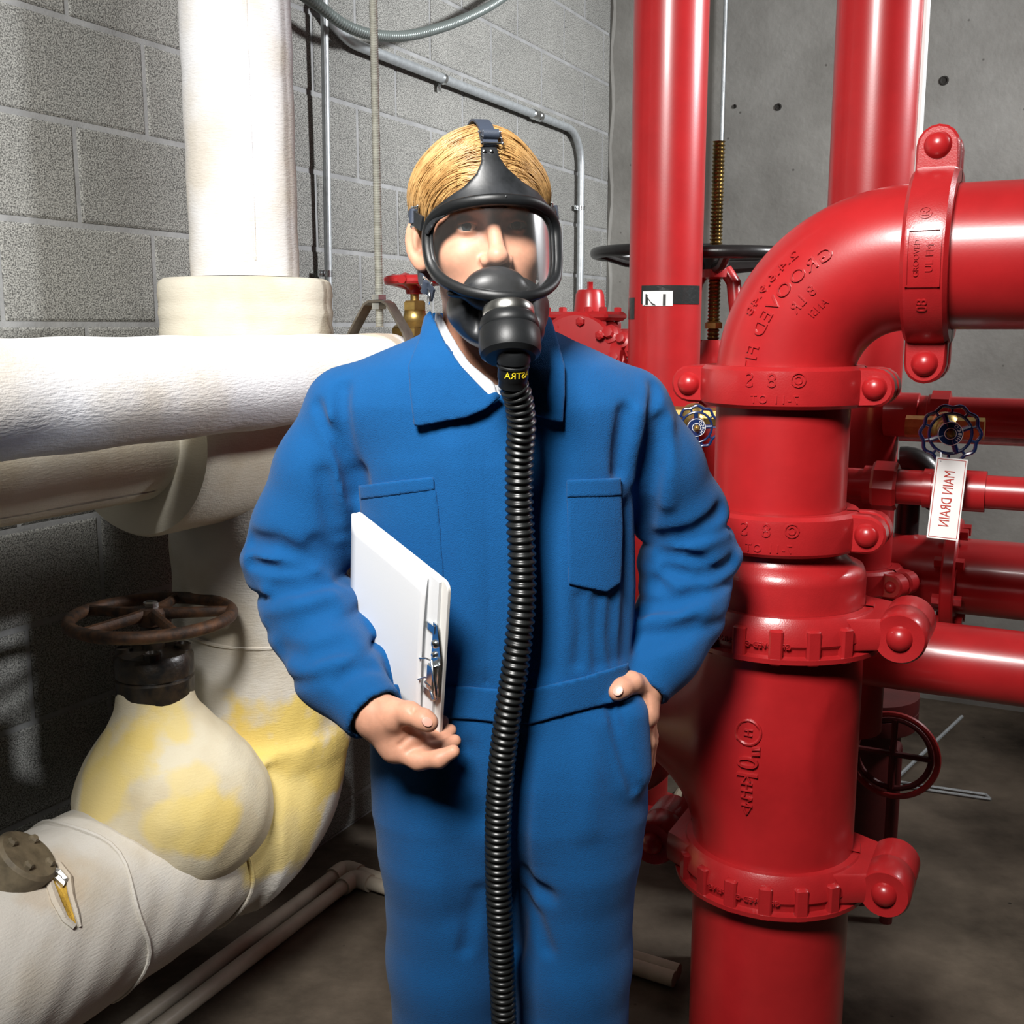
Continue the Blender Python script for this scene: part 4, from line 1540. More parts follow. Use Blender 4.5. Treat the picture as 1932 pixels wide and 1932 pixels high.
def blue_wheel(name, label, c, facing, rad, parent_label, spin=0.0):
    t_ = thing(name, label, 'valve', tuple(c), 'blue valve wheels on the red pipework')
    f = Vector(facing).normalized()
    M = frame(c, f, Z3)
    M = M @ Matrix.Rotation(spin, 4, 'Z')
    k = 10
    # fluted outer rim, inner ring, ribs between, three arms, hub plate
    mb = MB()
    mb.tube([M @ Vector((rad * (0.955 + 0.045 * math.cos(k * t)) * math.cos(t), rad * (0.955 + 0.045 * math.cos(k * t)) * math.sin(t), 0)) for t in np.linspace(0, 2 * math.pi, 81)[:-1]], rad * 0.065, 8, closed=True, up=f)
    rim = mb.build('wheel_rim', BLUEP, t_)
    mb = MB()
    mb.tube([M @ Vector((rad * 0.70 * math.cos(t), rad * 0.70 * math.sin(t), 0.001)) for t in np.linspace(0, 2 * math.pi, 61)[:-1]], rad * 0.055, 8, closed=True, up=f)
    for i in range(k):
        t = 2 * math.pi * (i + 0.5) / k
        d = Vector((math.cos(t), math.sin(t), 0))
        mb.tube([M @ (d * rad * 0.70), M @ (d * rad * 0.93)], rad * 0.05, 8, up=f)
    for i in range(4):
        t = math.pi / 2 * i + math.radians(3)
        d = Vector((math.cos(t), math.sin(t), 0))
        mb.tube([M @ (d * rad * 0.25), M @ (d * rad * 0.70)], rad * 0.10, 8, up=f)
    mb.build('wheel_web', BLUEP, t_)
    mb = MB()
    mb.lathe(M, [(0, -0.010), (rad * 0.42, -0.008), (rad * 0.42, 0.003), (rad * 0.40, 0.0045), (0, 0.0045)], 32)
    pl = mb.build('hub_plate', BLUEP, t_)
    mb = MB()
    for rr in (0.405, 0.19):
        mb.tube([M @ Vector((rad * rr * math.cos(t), rad * rr * math.sin(t), 0.0047)) for t in np.linspace(0, 2 * math.pi, 41)[:-1]], rad * 0.014, 6, closed=True, up=f)
    mb.build('plate_ring', WHITEINK, pl)
    MU = frame(c, f, Vector((1, 0, 0)))

    def fn(x, y, z):
        t = -x / (rad * 0.30) + math.radians(8)
        rr = rad * 0.30 + y
        p = Vector((rr * math.cos(t), rr * math.sin(t), 0.005 + z))
        return MU @ p
    lettering('plate_lettering', 'NIBCO', rad * 0.17, fn, WHITEINK, pl, 0.0006, mirror=True, space=1.3)
    mb = MB()
    mb.lathe(M, [(0, 0.004), (rad * 0.155, 0.004), (rad * 0.155, 0.010), (0, 0.010)], 6)
    mb.lathe(M, [(0, 0.008), (rad * 0.075, 0.008), (rad * 0.07, 0.017), (0, 0.018)], 12)
    mb.build('wheel_nut', BRASS, t_, smooth=25)
    mb = MB()
    mb.lathe(M, [(0, -0.12), (0.018, -0.12), (0.018, -0.07), (0.014, -0.065), (0.012, -0.03), (0.007, -0.028), (0.007, -0.006), (0, -0.006)], 18)
    mb.build('valve_stem', BRASS, t_)
    mb = MB()
    s0 = M @ Vector((0, 0, -0.12))
    mb.sphere(s0, 0.030)
    mb.tube([s0 - V3 * 0.07, s0 + V3 * 0.07], 0.021, 8)
    mb.build('valve_body', BRASS, t_)
    return t_


bwc = PY(1314, 806, 2.20)
blue_wheel('drain_valve', 'blue fluted valve wheel peeking out between blue sleeve and red standpipe', bwc, Vector((0, 0, CAMZ)) - bwc + Vector((0.10, 0, -0.4)), 0.0435, '')
bw2 = PY(1793, 818, 1.98)
blue_wheel('main_drain_valve', 'blue fluted valve wheel just above the drain sign at the right edge', bw2, Vector((0, 0, CAMZ)) - bw2 + Vector((0.2, 0, -0.2)), 0.0515, '', 0.3)

# sign
sg0 = PY(1787, 941, 1.90)
sg = thing('drain_sign', 'white enamel sign with red lettering hanging on the drain branch', 'sign', tuple(sg0))
fcam = (Vector((0, 0, CAMZ)) - sg0); fcam.normalize()
FS = frame(sg0, (fcam + V3 * 0.15).normalized(), Z3 + Vector((1, 0, 0)) * 0.075)      # local x up the plate, y to the viewer's left
ssx, ssy = 0.142, 0.0520
mb = MB()
mb.box(FS @ Matrix.Translation((0, 0, -0.001)), (ssx, ssy, 0.0016))
mb.build('plate', PLATEW, sg, smooth=0)
for (x0, y0, w_, h_) in ((0, ssy / 2 - 0.003, ssx - 0.006, 0.0010), (0, -ssy / 2 + 0.003, ssx - 0.006, 0.0010), (ssx / 2 - 0.003, 0, 0.0010, ssy - 0.006), (-ssx / 2 + 0.003, 0, 0.0010, ssy - 0.006)):
    mb = MB()
    mb.box(FS @ Matrix.Translation((x0, y0, 0.0)), (w_, h_, 0.0006))
    mb.build('border_line', REDINK, sg, smooth=0)
lettering('sign_lettering', 'MAIN DRAIN', 0.0185, lambda x, y, z: FS @ Vector((-x * 0.92, y * 1.35, 0.0002 + z)), REDINK, sg, 0.0006, mirror=False)
mb = MB()
mb.tube([FS @ Vector((ssx / 2 - 0.008, 0.018, 0)), FS @ Vector((ssx / 2 + 0.008, 0.018, -0.012)), FS @ Vector((ssx / 2 + 0.012, 0.016, -0.05))], 0.0012, 6)
mb.build('hanging_wire', GALV, sg)

# ---- thin rod on the concrete wall
rq = PB(1368, 40, 0.03)
tr_ = thing('wall_rod', 'thin pale conduit on the concrete wall right of the slim red riser', 'conduit', tuple(rq))
mb = MB()
mb.tube([R((rq - Vector(CORNER)).dot(V3), 0.03, CEIL - 0.01), R((rq - Vector(CORNER)).dot(V3), 0.03, 0.6)], 0.0085, 12)
mb.build('conduit_tube', GALV, tr_)

# ---- two rising-stem gate valves behind the slim riser
def stem_valve(name, label, px, Y, wheel_py, wheel_r, top_py, show_stem=True):
    q = PY(px, wheel_py, Y)
    z = q.z
    t_ = thing(name, label, 'valve', (q.x, q.y, 0), 'stem gate valves behind the red riser')
    P = Vector((q.x, q.y, 0))
    F = frame(P, Z3, V3)
    mb = MB()
    mb.tube([P + Z3 * z + (V3 * math.cos(t) + W3 * math.sin(t)) * wheel_r for t in np.linspace(0, 2 * math.pi, 61)[:-1]], 0.0165, 12, closed=True, up=Z3)
    wh = mb.build('handwheel', BLACKP, t_)
    for i in range(4):
        t = math.radians(25 + 90 * i)
        d = V3 * math.cos(t) + W3 * math.sin(t)
        mb = MB()
        mb.tube([P + Z3 * (z - 0.03) + d * 0.02, P + Z3 * (z - 0.025) + d * wheel_r * 0.55, P + Z3 * z + d * (wheel_r - 0.005)], [0.018, 0.014, 0.013], 10, up=Z3)
        mb.build('spoke', BLACKP, wh)
    mb = MB()
    mb.lathe(F, [(0, z - 0.05), (0.036, z - 0.05), (0.036, z + 0.01), (0.03, z + 0.015), (0, z + 0.015)], 24)
    mb.build('hub', BLACKP, wh)
    ztop = PY(px, top_py, Y).z
    mb = MB()
    ps_, rs_ = [], []
    zz = z - 0.35
    while zz < ztop:
        ps_ += [P + Z3 * zz, P + Z3 * (zz + 0.005)]; rs_ += [0.0135, 0.0175]
        zz += 0.010
    mb.tube(ps_, rs_, 14)
    mb.build('threaded_stem', BRASSD, t_, smooth=60)
    mb = MB()
    for s in (-1, 1):
        d = V3 * s
        mb.tube([P + d * 0.028 + Z3 * (z - 0.035), P + d * 0.052 + Z3 * (z - 0.07), P + d * 0.062 + Z3 * (z - 0.16), P + d * 0.064 + Z3 * (z - 0.34)], [0.018, 0.020, 0.018, 0.018], 12, up=W3)
    mb.lathe(F, [(0.016, z - 0.06), (0.042, z - 0.055), (0.042, z - 0.035), (0.016, z - 0.03)], 24)
    mb.build('yoke', RED, t_)
    mb = MB()
    mb.lathe(F, [(0, z - 0.19), (0.024, z - 0.19), (0.024, z - 0.175), (0.016, z - 0.17), (0, z - 0.17)], 6)
    mb.build('gland_nut', BRASS, t_, smooth=20)
    mb = MB()
    mb.lathe(F, [(0, z - 0.33), (0.105, z - 0.33), (0.105, z - 0.30), (0.08, z - 0.29), (0.05, z - 0.25), (0.035, z - 0.22), (0.0, z - 0.22)], 32)
    mb.lathe(F, [(0, z - 0.36), (0.13, z - 0.36), (0.13, z - 0.335), (0, z - 0.335)], 32)
    mb.sphere(P + Z3 * (z - 0.48), (0.125, 0.125, 0.17))
    mb.lathe(frame(P + Z3 * (z - 0.52), V3, Z3), [(0, -0.19), (0.14, -0.19), (0.14, -0.165), (0.09, -0.16), (0.09, 0.16), (0.14, 0.165), (0.14, 0.19), (0, 0.19)], 36)
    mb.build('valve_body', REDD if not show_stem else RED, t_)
    mb = MB()
    mb.lathe(F, [(0, 0.0), (0.09, 0.0), (0.09, 0.015), (0.05, 0.02), (0.05, z - 0.60), (0, z - 0.60)], 24)
    mb.build('support_post', REDD, t_)
    return P, z


stem_valve('stem_gate_valve', 'gate valve with tall threaded stem and black wheel right of the slim riser', 1350, 3.02, 484, 0.205, 268)
PLV, zlv = stem_valve('stem_gate_valve', 'gate valve with black wheel mostly hidden left of the slim riser', 1252, 3.30, 478, 0.198, 440, False)

# flanged check valve with cap between the mask and the slim riser
ck0 = PY(1112, 640, 3.0)
ck = thing('check_valve', 'red flanged check valve with conical cap between mask and slim riser', 'valve', (ck0.x, ck0.y, 0))
PCK = Vector((ck0.x, ck0.y, 0))
FCK = frame(PCK, Z3, V3)
z1 = PY(1112, 588, 3.0).z
mb = MB()
mb.lathe(FCK, [(0, z1), (0.042, z1), (0.038, z1 + 0.045), (0.032, z1 + 0.057), (0.010, z1 + 0.06), (0, z1 + 0.06)], 28)
mb.lathe(FCK, [(0, z1 + 0.055), (0.0085, z1 + 0.055), (0.0085, z1 + 0.078), (0, z1 + 0.078)], 4)
mb.build('conical_cap', RED, ck)
mb = MB()
FX = frame(PCK - V3 * 0.0, Z3, V3)
mb.box(FX @ Matrix.Translation((-0.02, 0, z1 - 0.012)), (0.20, 0.15, 0.024), 0.008)
mb.build('cover_plate', RED, ck)
for i, (xx, yy) in enumerate(((-0.10, -0.055), (-0.055, -0.055), (0.02, -0.058), (0.06, -0.055), (-0.10, 0.05), (0.06, 0.05))):
    mb = MB()
    mb.lathe(FX @ Matrix.Translation((xx, yy, z1)), [(0, -0.002), (0.011, -0.002), (0.011, 0.010), (0.006, 0.012), (0, 0.012)], 6)
    mb.lathe(FX @ Matrix.Translation((xx, yy, z1 - 0.045)), [(0, 0.0), (0.011, 0.0), (0.011, 0.014), (0.006, 0.03), (0, 0.03)], 6)
    mb.build('cover_bolt', RED, ck, smooth=20)
mb = MB()
mb.sphere(PCK + Z3 * (z1 - 0.10), (0.10, 0.09, 0.10))
mb.lathe(frame(PCK + Z3 * (z1 - 0.11) - V3 * 0.02, (-W3 + V3 * 0.2).normalized(), Z3), [(0, -0.13), (0.055, -0.13), (0.06, 0.05), (0.105, 0.055), (0.108, 0.06), (0.108, 0.082), (0.100, 0.09), (0.05, 0.092), (0.0, 0.092)], 36)
mb.lathe(frame(PCK + Z3 * (z1 - 0.13), V3, Z3), [(0, -0.20), (0.06, -0.20), (0.06, 0.09), (0.085, 0.09), (0.085, 0.12), (0.05, 0.125), (0, 0.3)], 32)
mb.build('valve_body', RED, ck)
fbq = PCK + Z3 * (z1 - 0.11) - V3 * 0.02
for i in range(8):
    mb = MB()
    t = math.radians(10 + 45 * i)
    c = fbq + (-W3 + V3 * 0.2).normalized() * 0.085 + (Z3 * math.cos(t) + V3 * math.sin(t)) * 0.085
    mb.lathe(frame(c, -W3, Z3), [(0, 0), (0.012, 0), (0.012, 0.012), (0.006, 0.015), (0, 0.015)], 6)
    mb.build('flange_bolt', RED, ck, smooth=20)
for (dx, dz, r_) in ((0.085, -0.06, 0.028), (0.12, -0.075, 0.024), (0.10, -0.125, 0.030), (0.15, -0.10, 0.026)):
    mb = MB()
    c = PCK + V3 * dx + Z3 * (z1 + dz) - W3 * 0.06
    mb.lathe(frame(c, (-W3 + Z3 * 0.3).normalized(), Z3), [(0, -0.05), (r_, -0.05), (r_, 0.0), (r_ * 0.9, 0.008), (r_ * 0.5, 0.010), (r_ * 0.5, 0.028), (0, 0.030)], 8)
    mb.build('trim_fitting', RED, ck, smooth=25)
mb = MB()
mb.lathe(FCK, [(0, 0.0), (0.08, 0.0), (0.08, 0.015), (0.045, 0.02), (0.045, z1 - 0.19), (0, z1 - 0.19)], 24)
mb.build('support_post', REDD, ck)

# ---- dark floor-standing drum flange and loose things low on the right
dk = PY(1628, 1322, 2.78)
dm = thing('floor_flange_stub', 'dark red flanged stub standing on the floor behind the standpipe', 'pipe', (dk.x, dk.y, 0))
FD = frame(Vector((dk.x, dk.y, 0)), Z3, V3)
mb = MB()
mb.lathe(FD, [(0, 0), (0.10, 0), (0.10, dk.z - 0.06), (0.138, dk.z - 0.055), (0.140, dk.z - 0.05), (0.140, dk.z - 0.012), (0.134, dk.z - 0.010), (0.140, dk.z - 0.008), (0.140, dk.z + 0.030), (0.10, dk.z + 0.034), (0.0, dk.z + 0.034)], 44)
mb.build('flanged_barrel', RED_SHADE, dm)
wq = PY(1684, 1425, 2.55)
wl = thing('spare_handwheel', 'red painted wheel rim leaning in the dark beside the flanged stub', 'wheel', tuple(wq))
for rr, yo in ((0.104, 0.0), (0.088, 0.012)):
    mb = MB()
    mb.tube([wq + (V3 * math.cos(t) + Z3 * math.sin(t)) * rr + W3 * yo for t in np.linspace(0, 2 * math.pi, 49)[:-1]], 0.0075, 8, closed=True, up=W3)
    mb.build('rim', RED_SHADE if yo else REDD, wl)  # rear rim coloured darker, as if lost in shade
for d in (Z3, V3):
    mb = MB()
    mb.tube([wq - d * 0.088 + W3 * 0.01, wq + d * 0.088 + W3 * 0.01], 0.008, 8)
    mb.build('wheel_arm', RED_SHADE, wl)
mb = MB()
mb.tube([wq + W3 * 0.01, wq + W3 * 0.07], 0.014, 12)
mb.build('wheel_stem', RED_SHADE, wl)
mb = MB()
mb.tube([wq + W3 * 0.06, Vector(((wq + W3 * 0.06).x, (wq + W3 * 0.06).y, 0.0))], 0.016, 12)
mb.build('wheel_post', RED_SHADE, wl)

# thin metal struts lying on the floor
for k, (pa, pb, rr, lab_) in enumerate((((1560, 1592), (1815, 1352), 0.006, 'long thin steel strut slanting up from the floor at the lower right'),
                                        ((1688, 1474), (1860, 1499), 0.005, 'thin steel strut lying level on the floor at the lower right'))):
    z0, z1_ = (0.012, 0.16) if k == 0 else (0.006, 0.006)
    p0 = PZ(*pa, z0); p1 = PZ(*pb, z1_)
    t_ = MB()
    if k == 0:
        t_.tube([p0, p1], rr, 8)
    else:
        t_.tube([p0, p1], rr, 8)
        side = Vector((0.0, -0.035, 0))
        t_.tube([p0 + side, p1 + side], rr, 8)
        t_.tube([p1, p1 + side], rr, 8)
        t_.tube([p0, p0 + side], rr, 8)
    o = t_.build('steel_strut', GALV)
    tag(o, lab_, 'strut')
# hose scrap on the floor between the worker and the standpipe
hs = thing('floor_hose', 'tan hose curling on the dark floor between worker and standpipe', 'hose', tuple(PZ(1250, 1540, 0)))
hp_ = [PZ(x, y, 0.014) for x, y in ((1325, 1470), (1285, 1492), (1268, 1520), (1235, 1540), (1205, 1550), (1195, 1565), (1212, 1578), (1232, 1570), (1228, 1556), (1205, 1552))]
mb = MB()
mb.tube(catmull(hp_, 8), 0.013, 10)
mb.build('hose_tube', mat('tan_hose', (0.30, 0.25, 0.18), rough=0.7), hs)

# ================================================================== THE WORKER
def PR(px, py, Y, rpx):                    # joint: position and radius given in pixels at that depth
    p = PY(px, py, Y)
    d = (np.array(p) - _O) @ _F
    return np.array(p, np.float32), rpx / FPX * d


YC = 1.555                                 # torso axis distance
# silhouette rows of the torso: pixel row, left edge, right edge, half depth
ROWS = [(640, 800, 1060, 0.085), (690, 720, 1130, 0.100), (760, 672, 1180, 0.112), (860, 670, 1190, 0.118), (960, 682, 1195, 0.118), (1100, 690, 1198, 0.115),
        (1220, 695, 1192, 0.112), (1300, 698, 1188, 0.110), (1360, 702, 1198, 0.112), (1440, 707, 1210, 0.113), (1520, 718, 1206, 0.106), (1580, 760, 1170, 0.090)]
_rz, _rc, _rh, _rd = [], [], [], []
for (py, l, r, hd) in ROWS:
    a = PY(l, py, YC); b = PY(r, py, YC)
    _rz.append(a.z); _rc.append((a.x + b.x) / 2); _rh.append((b.x - a.x) / 2); _rd.append(hd)
_o = np.argsort(_rz)
_rz, _rc, _rh, _rd = (np.array(q)[_o] for q in (_rz, _rc, _rh, _rd))
ZCROTCH = PY(970, 1520, YC).z


def torso_sdf(x, y, z):
    c = np.interp(z, _rz, _rc); hw_ = np.interp(z, _rz, _rh); hd_ = np.interp(z, _rz, _rd)
    # the small of the back sits forward of the seat, so the axis sways a little
    yc = YC + 0.0 * z
    ex = 2.5
    u = np.abs((x - c) / hw_); w = np.abs((y - yc) / hd_)
    k = (u ** ex + w ** ex + 1e-9) ** (1 / ex)
    d = (k - 1) * np.minimum(hw_, hd_) * 0.95
    d = smax(d, z - _rz[-1], 0.05)
    d = smax(d, _rz[0] - z, 0.05)
    return d


L_ARM = [PR(652, 772, 1.550, 74), PR(608, 890, 1.552, 84), PR(575, 1000, 1.560, 92), PR(562, 1068, 1.565, 90), PR(588, 1165, 1.520, 82), PR(632, 1262, 1.460, 74), PR(700, 1340, 1.405, 62)]
R_ARM = [PR(1192, 775, 1.560, 72), PR(1245, 880, 1.590, 76), PR(1284, 975, 1.625, 82), PR(1302, 1055, 1.645, 82), PR(1284, 1150, 1.615, 78), PR(1250, 1228, 1.575, 66), PR(1214, 1295, 1.540, 52)]
L_SH = [PR(850, 728, 1.555, 100), PR(662, 770, 1.552, 74)]
R_SH = [PR(1000, 728, 1.555, 100), PR(1180, 770, 1.558, 72)]
zf_ = 0.10
L_LEG = [PR(846, 1420, 1.555, 108), PR(846, 1600, 1.562, 124), PR(850, 1800, 1.575, 116)]
R_LEG = [PR(1084, 1420, 1.555, 104), PR(1084, 1600, 1.562, 118), PR(1078, 1800, 1.575, 110)]
L_LEG.append((np.array((L_LEG[2][0][0] + 0.005, 1.585, 0.10), np.float32), 0.085))
R_LEG.append((np.array((R_LEG[2][0][0] + 0.005, 1.585, 0.10), np.float32), 0.085))


def chain(x, y, z, J, k=0.02, sy=1.0):
    d = None
    for (a, ra), (b, rb) in zip(J[:-1], J[1:]):
        q = seg(x, y, z, a, b, ra, rb, sy)
        d = q if d is None else smin(d, q, k)
    return d


def cut_arm(x, y, z, JJ, cut, hollow=True):
    d = chain(x, y, z, JJ, 0.03)
    a, b = JJ[-2][0], JJ[-1][0]
    ax = (b - a) / np.linalg.norm(b - a)
    pl = (x - b[0]) * ax[0] + (y - b[1]) * ax[1] + (z - b[2]) * ax[2]
    d = smax(d, pl - cut, 0.004)
    if hollow:
        d = smax(d, -seg(x, y, z, b + ax * 0.002, b + ax * 0.1, JJ[-1][1] - 0.008, JJ[-1][1] - 0.005), 0.003)
    return d


def trunk(x, y, z):
    d = torso_sdf(x, y, z)
    d = smin(d, chain(x, y, z, L_SH, sy=0.75), 0.05)
    d = smin(d, chain(x, y, z, R_SH, sy=0.75), 0.05)
    legs = smin(chain(x, y, z, L_LEG, sy=0.80), chain(x, y, z, R_LEG, sy=0.80), 0.018)
    legs = np.maximum(legs, 0.075 - z)
    d = smin(d, legs, 0.05)
    # pocket pushed out by the hand
    pk = PY(1190, 1405, 1.49)
    d = smin(d, seg(x, y, z, PY(1180, 1350, 1.497), PY(1186, 1450, 1.495), 0.030, 0.026), 0.035)
    return d


def coverall_base(x, y, z):
    d = trunk(x, y, z)
    d = smin(d, cut_arm(x, y, z, L_ARM, 0.010), 0.020)
    d = smin(d, cut_arm(x, y, z, R_ARM, 0.006), 0.020)
    return d


def cast(fn, px, py, off=0.0, t0=1.1, t1=2.2):
    r = ray(px, py); t = t0
    for _ in range(160):
        p = _O + r * t
        d = float(fn(np.float32(p[0]), np.float32(p[1]), np.float32(p[2])))
        if d < off + 0.0004:
            break
        t += max(d - off, 0.0006) * 0.8
        if t > t1:
            break
    return np.array(_O + r * t, np.float32)


def polyline_dist(x, y, z, pts):
    d = None
    for a, b in zip(pts[:-1], pts[1:]):
        q = seg(x, y, z, a, b, 0, 0)
        d = q if d is None else np.minimum(d, q)
    return d


# folds read off the cloth: (pixel polyline, width, depth); positive cuts a valley, negative raises a ridge
FOLDS = [
    # viewer-left sleeve, around the elbow
    ([(472, 1022), (520, 1030), (560, 1050), (610, 1060), (650, 1078)], 0.012, 0.016),
    ([(478, 1062), (530, 1072), (575, 1072)], 0.009, 0.010),
    ([(470, 1045), (530, 1052), (590, 1068), (640, 1090)], 0.011, -0.006),
    ([(600, 1032), (640, 1050), (660, 1075)], 0.014, 0.014),
    ([(520, 1112), (570, 1100), (620, 1085)], 0.010, 0.008),
    ([(500, 1120), (560, 1135), (625, 1120)], 0.013, -0.006),
    ([(505, 1180), (560, 1172), (620, 1150)], 0.012, 0.005),
    ([(530, 1225), (580, 1240), (640, 1220)], 0.014, 0.007),
    ([(545, 1250), (590, 1262), (650, 1245)], 0.013, -0.005),
    ([(640, 1285), (675, 1262), (705, 1256)], 0.009, 0.006),
            # shoulder seam and armhole drapes, viewer left
    ([(598, 765), (610, 790), (632, 830), (655, 885), (668, 935)], 0.008, 0.007),
    ([(645, 735), (645, 790), (652, 850), (668, 900)], 0.010, 0.009),
    ([(622, 790), (632, 850), (640, 920), (640, 990)], 0.014, -0.006),
    ([(612, 900), (622, 960), (632, 1010)], 0.013, 0.009),
    ([(672, 900), (680, 930), (690, 950)], 0.014, 0.016),
    # viewer-right armhole and sleeve
    ([(1236, 728), (1232, 780), (1222, 840), (1210, 900)], 0.008, 0.009),
    ([(1180, 780), (1172, 840), (1168, 890)], 0.010, 0.010),
    ([(1205, 780), (1198, 840), (1190, 900)], 0.012, -0.006),
    ([(1245, 800), (1238, 870), (1225, 940), (1212, 1000)], 0.013, 0.012),
    ([(1262, 800), (1262, 880), (1258, 950)], 0.014, -0.007),
    ([(1215, 1020), (1260, 1018), (1310, 1008), (1345, 985), (1362, 965)], 0.011, 0.014),
    ([(1245, 1046), (1290, 1050), (1325, 1060)], 0.009, 0.012),
    ([(1230, 1035), (1290, 1035), (1340, 1020), (1375, 1000)], 0.010, -0.006),
    ([(1260, 1075), (1310, 1085), (1350, 1078), (1380, 1060)], 0.010, 0.011),
    ([(1240, 1100), (1262, 1125), (1275, 1140)], 0.010, 0.008),
    ([(1215, 1148), (1270, 1140), (1320, 1118)], 0.010, 0.011),
    ([(1230, 1165), (1290, 1165), (1335, 1150)], 0.012, -0.005),
    ([(1212, 1200), (1260, 1195), (1310, 1178)], 0.011, 0.007),
    ([(1210, 1225), (1250, 1215), (1290, 1205)], 0.010, 0.004),
    # front: placket, soft drapes, waist gathers
    ([(917, 860), (918, 1000), (920, 1150), (918, 1290)], 0.003, 0.0022),
    ([(912, 860), (913, 1000), (914, 1150), (912, 1290)], 0.004, -0.0012),
    ([(1035, 830), (1030, 950), (1022, 1100), (1016, 1260)], 0.020, 0.008),
    ([(860, 850), (868, 950), (880, 1080), (890, 1250)], 0.026, -0.006),
    ([(1130, 1130), (1125, 1200), (1130, 1255)], 0.010, 0.005),
    ([(1095, 1130), (1098, 1190), (1092, 1250)], 0.010, 0.004),
    ([(1160, 1130), (1155, 1200), (1160, 1245)], 0.010, 0.005),
    ([(1185, 960), (1186, 1100), (1180, 1240)], 0.012, 0.004),
    # trousers
    ([(978, 1400), (980, 1500), (976, 1620), (972, 1790)], 0.013, 0.014),
    ([(985, 1650), (1000, 1670), (1030, 1690)], 0.013, 0.008),
    ([(985, 1690), (1010, 1730), (1030, 1790)], 0.012, 0.007),
    ([(1118, 1370), (1115, 1450), (1108, 1560)], 0.022, -0.005),
    ([(1155, 1330), (1168, 1390), (1185, 1450), (1198, 1490)], 0.007, 0.010),
    ([(880, 1500), (870, 1600), (880, 1720)], 0.030, 0.006),
    ([(905, 1690), (890, 1740), (880, 1790)], 0.012, 0.006),
    ([(880, 1420), (890, 1480), (905, 1540)], 0.018, 0.006),
]
_fold3 = []
for pts, w, dp in FOLDS:
    _fold3.append((np.array([cast(coverall_base, px, py) for px, py in pts]), w, dp * (1.0 if dp < 0 else 1.7 if w > 0.0045 else 1.2)))


def ring_fold(pa, pb, Y, along, rad, w, dp):
    a, b = PY(*pa, Y), PY(*pb, Y)
    q = (a + b) / 2
    t = (b - a).normalized()
    n = Vector((0, 1, 0)).cross(t).normalized()
    return (np.array(q, np.float32), np.array(n, np.float32), rad, w, dp)


RINGS = [ring_fold((488, 1116), (650, 1082), 1.56, 0, 0.115, 0.009, 0.010),
         ring_fold((470, 1050), (640, 1050), 1.56, 0, 0.11, 0.016, -0.006),
         ring_fold((505, 1185), (668, 1150), 1.52, 0, 0.10, 0.010, 0.005),
         ring_fold((555, 1275), (690, 1225), 1.47, 0, 0.09, 0.009, 0.005),
         ring_fold((1220, 1022), (1370, 985), 1.635, 0, 0.11, 0.009, 0.008),
         ring_fold((1215, 1062), (1385, 1045), 1.645, 0, 0.11, 0.014, -0.006),
         ring_fold((1205, 1125), (1372, 1090), 1.63, 0, 0.10, 0.009, 0.006),
         ring_fold((1195, 1185), (1345, 1165), 1.60, 0, 0.10, 0.010, 0.005)]


def coverall(x, y, z):
    d = coverall_base(x, y, z)
    for pts, w, dp in _fold3:
        lo = pts.min(0) - 3.2 * w; hi = pts.max(0) + 3.2 * w
        ix = np.where((x[:, 0, 0] >= lo[0]) & (x[:, 0, 0] <= hi[0]))[0]
        iy = np.where((y[0, :, 0] >= lo[1]) & (y[0, :, 0] <= hi[1]))[0]
        iz = np.where((z[0, 0, :] >= lo[2]) & (z[0, 0, :] <= hi[2]))[0]
        if not (len(ix) and len(iy) and len(iz)):
            continue
        sl = (slice(ix[0], ix[-1] + 1), slice(iy[0], iy[-1] + 1), slice(iz[0], iz[-1] + 1))
        q = polyline_dist(x[sl], y[sl], z[sl], pts)
        d[sl] += dp * np.exp(-(q / w) ** 2)
    for (q, nrm, rad, w, dp) in RINGS:
        pl = (x - q[0]) * nrm[0] + (y - q[1]) * nrm[1] + (z - q[2]) * nrm[2]
        rr = np.sqrt((x - q[0]) ** 2 + (y - q[1]) ** 2 + (z - q[2]) ** 2)
        d = d + dp * np.exp(-(pl / w) ** 2) * np.clip((rad - rr) / 0.03, 0, 1)
    # open neck: V down the chest and the neck hole
    u, v, _ = to_px(x, y, z)
    nk = seg(x, y, z, NECK0, NECK1, 0.061, 0.064)
    d = np.maximum(d, -nk)
    vw = poly2d(u, v, [(800, 560), (1060, 560), (1035, 640), (975, 700), (944, 748), (925, 742), (870, 690), (825, 610)]) * (1.5 / FPX)
    vcut = np.maximum(vw, np.maximum(y - 1.56, -(y - 1.30)))
    d = np.maximum(d, -vcut)
    return d


NECK0 = np.array(PY(925, 735, 1.545), np.float32)
NECK1 = np.array(PY(915, 600, 1.535), np.float32)

worker = thing('person', 'person in blue coveralls holding a clipboard, other hand in pocket, wearing the respirator', 'person', (0.0, 1.56, 0.0))
cv = sdf_obj('coverall', coverall, (-0.40, 1.30, 0.05), (0.36, 1.76, 1.50), 0.0048, BLUE, worker)


# --- cloth pieces that lie on the coverall: a shell of the body field cut by an outline
def patch(name, outline, material, off, th, parent, field=trunk, lo=None, hi=None, h=0.003, ymax=1.57, rnd=0.002, edge=None):
    P = [cast(field, px, py) for px, py in outline]
    P = np.array(P)
    lo = P.min(0) - 0.02 if lo is None else np.array(lo); hi = P.max(0) + 0.02 if hi is None else np.array(hi)
    lo[1] -= 0.02

    def fn(x, y, z):
        d = field(x, y, z)
        u, v, dep = to_px(x, y, z)
        q = poly2d(u, v, outline) * (dep / FPX)
        s = np.abs(d - off) - th
        r = smax(q, s, rnd)
        return np.maximum(r, y - ymax)
    return sdf_obj(name, fn, lo, hi, h, material, parent)


def field_folded(x, y, z):
    return coverall(x, y, z)


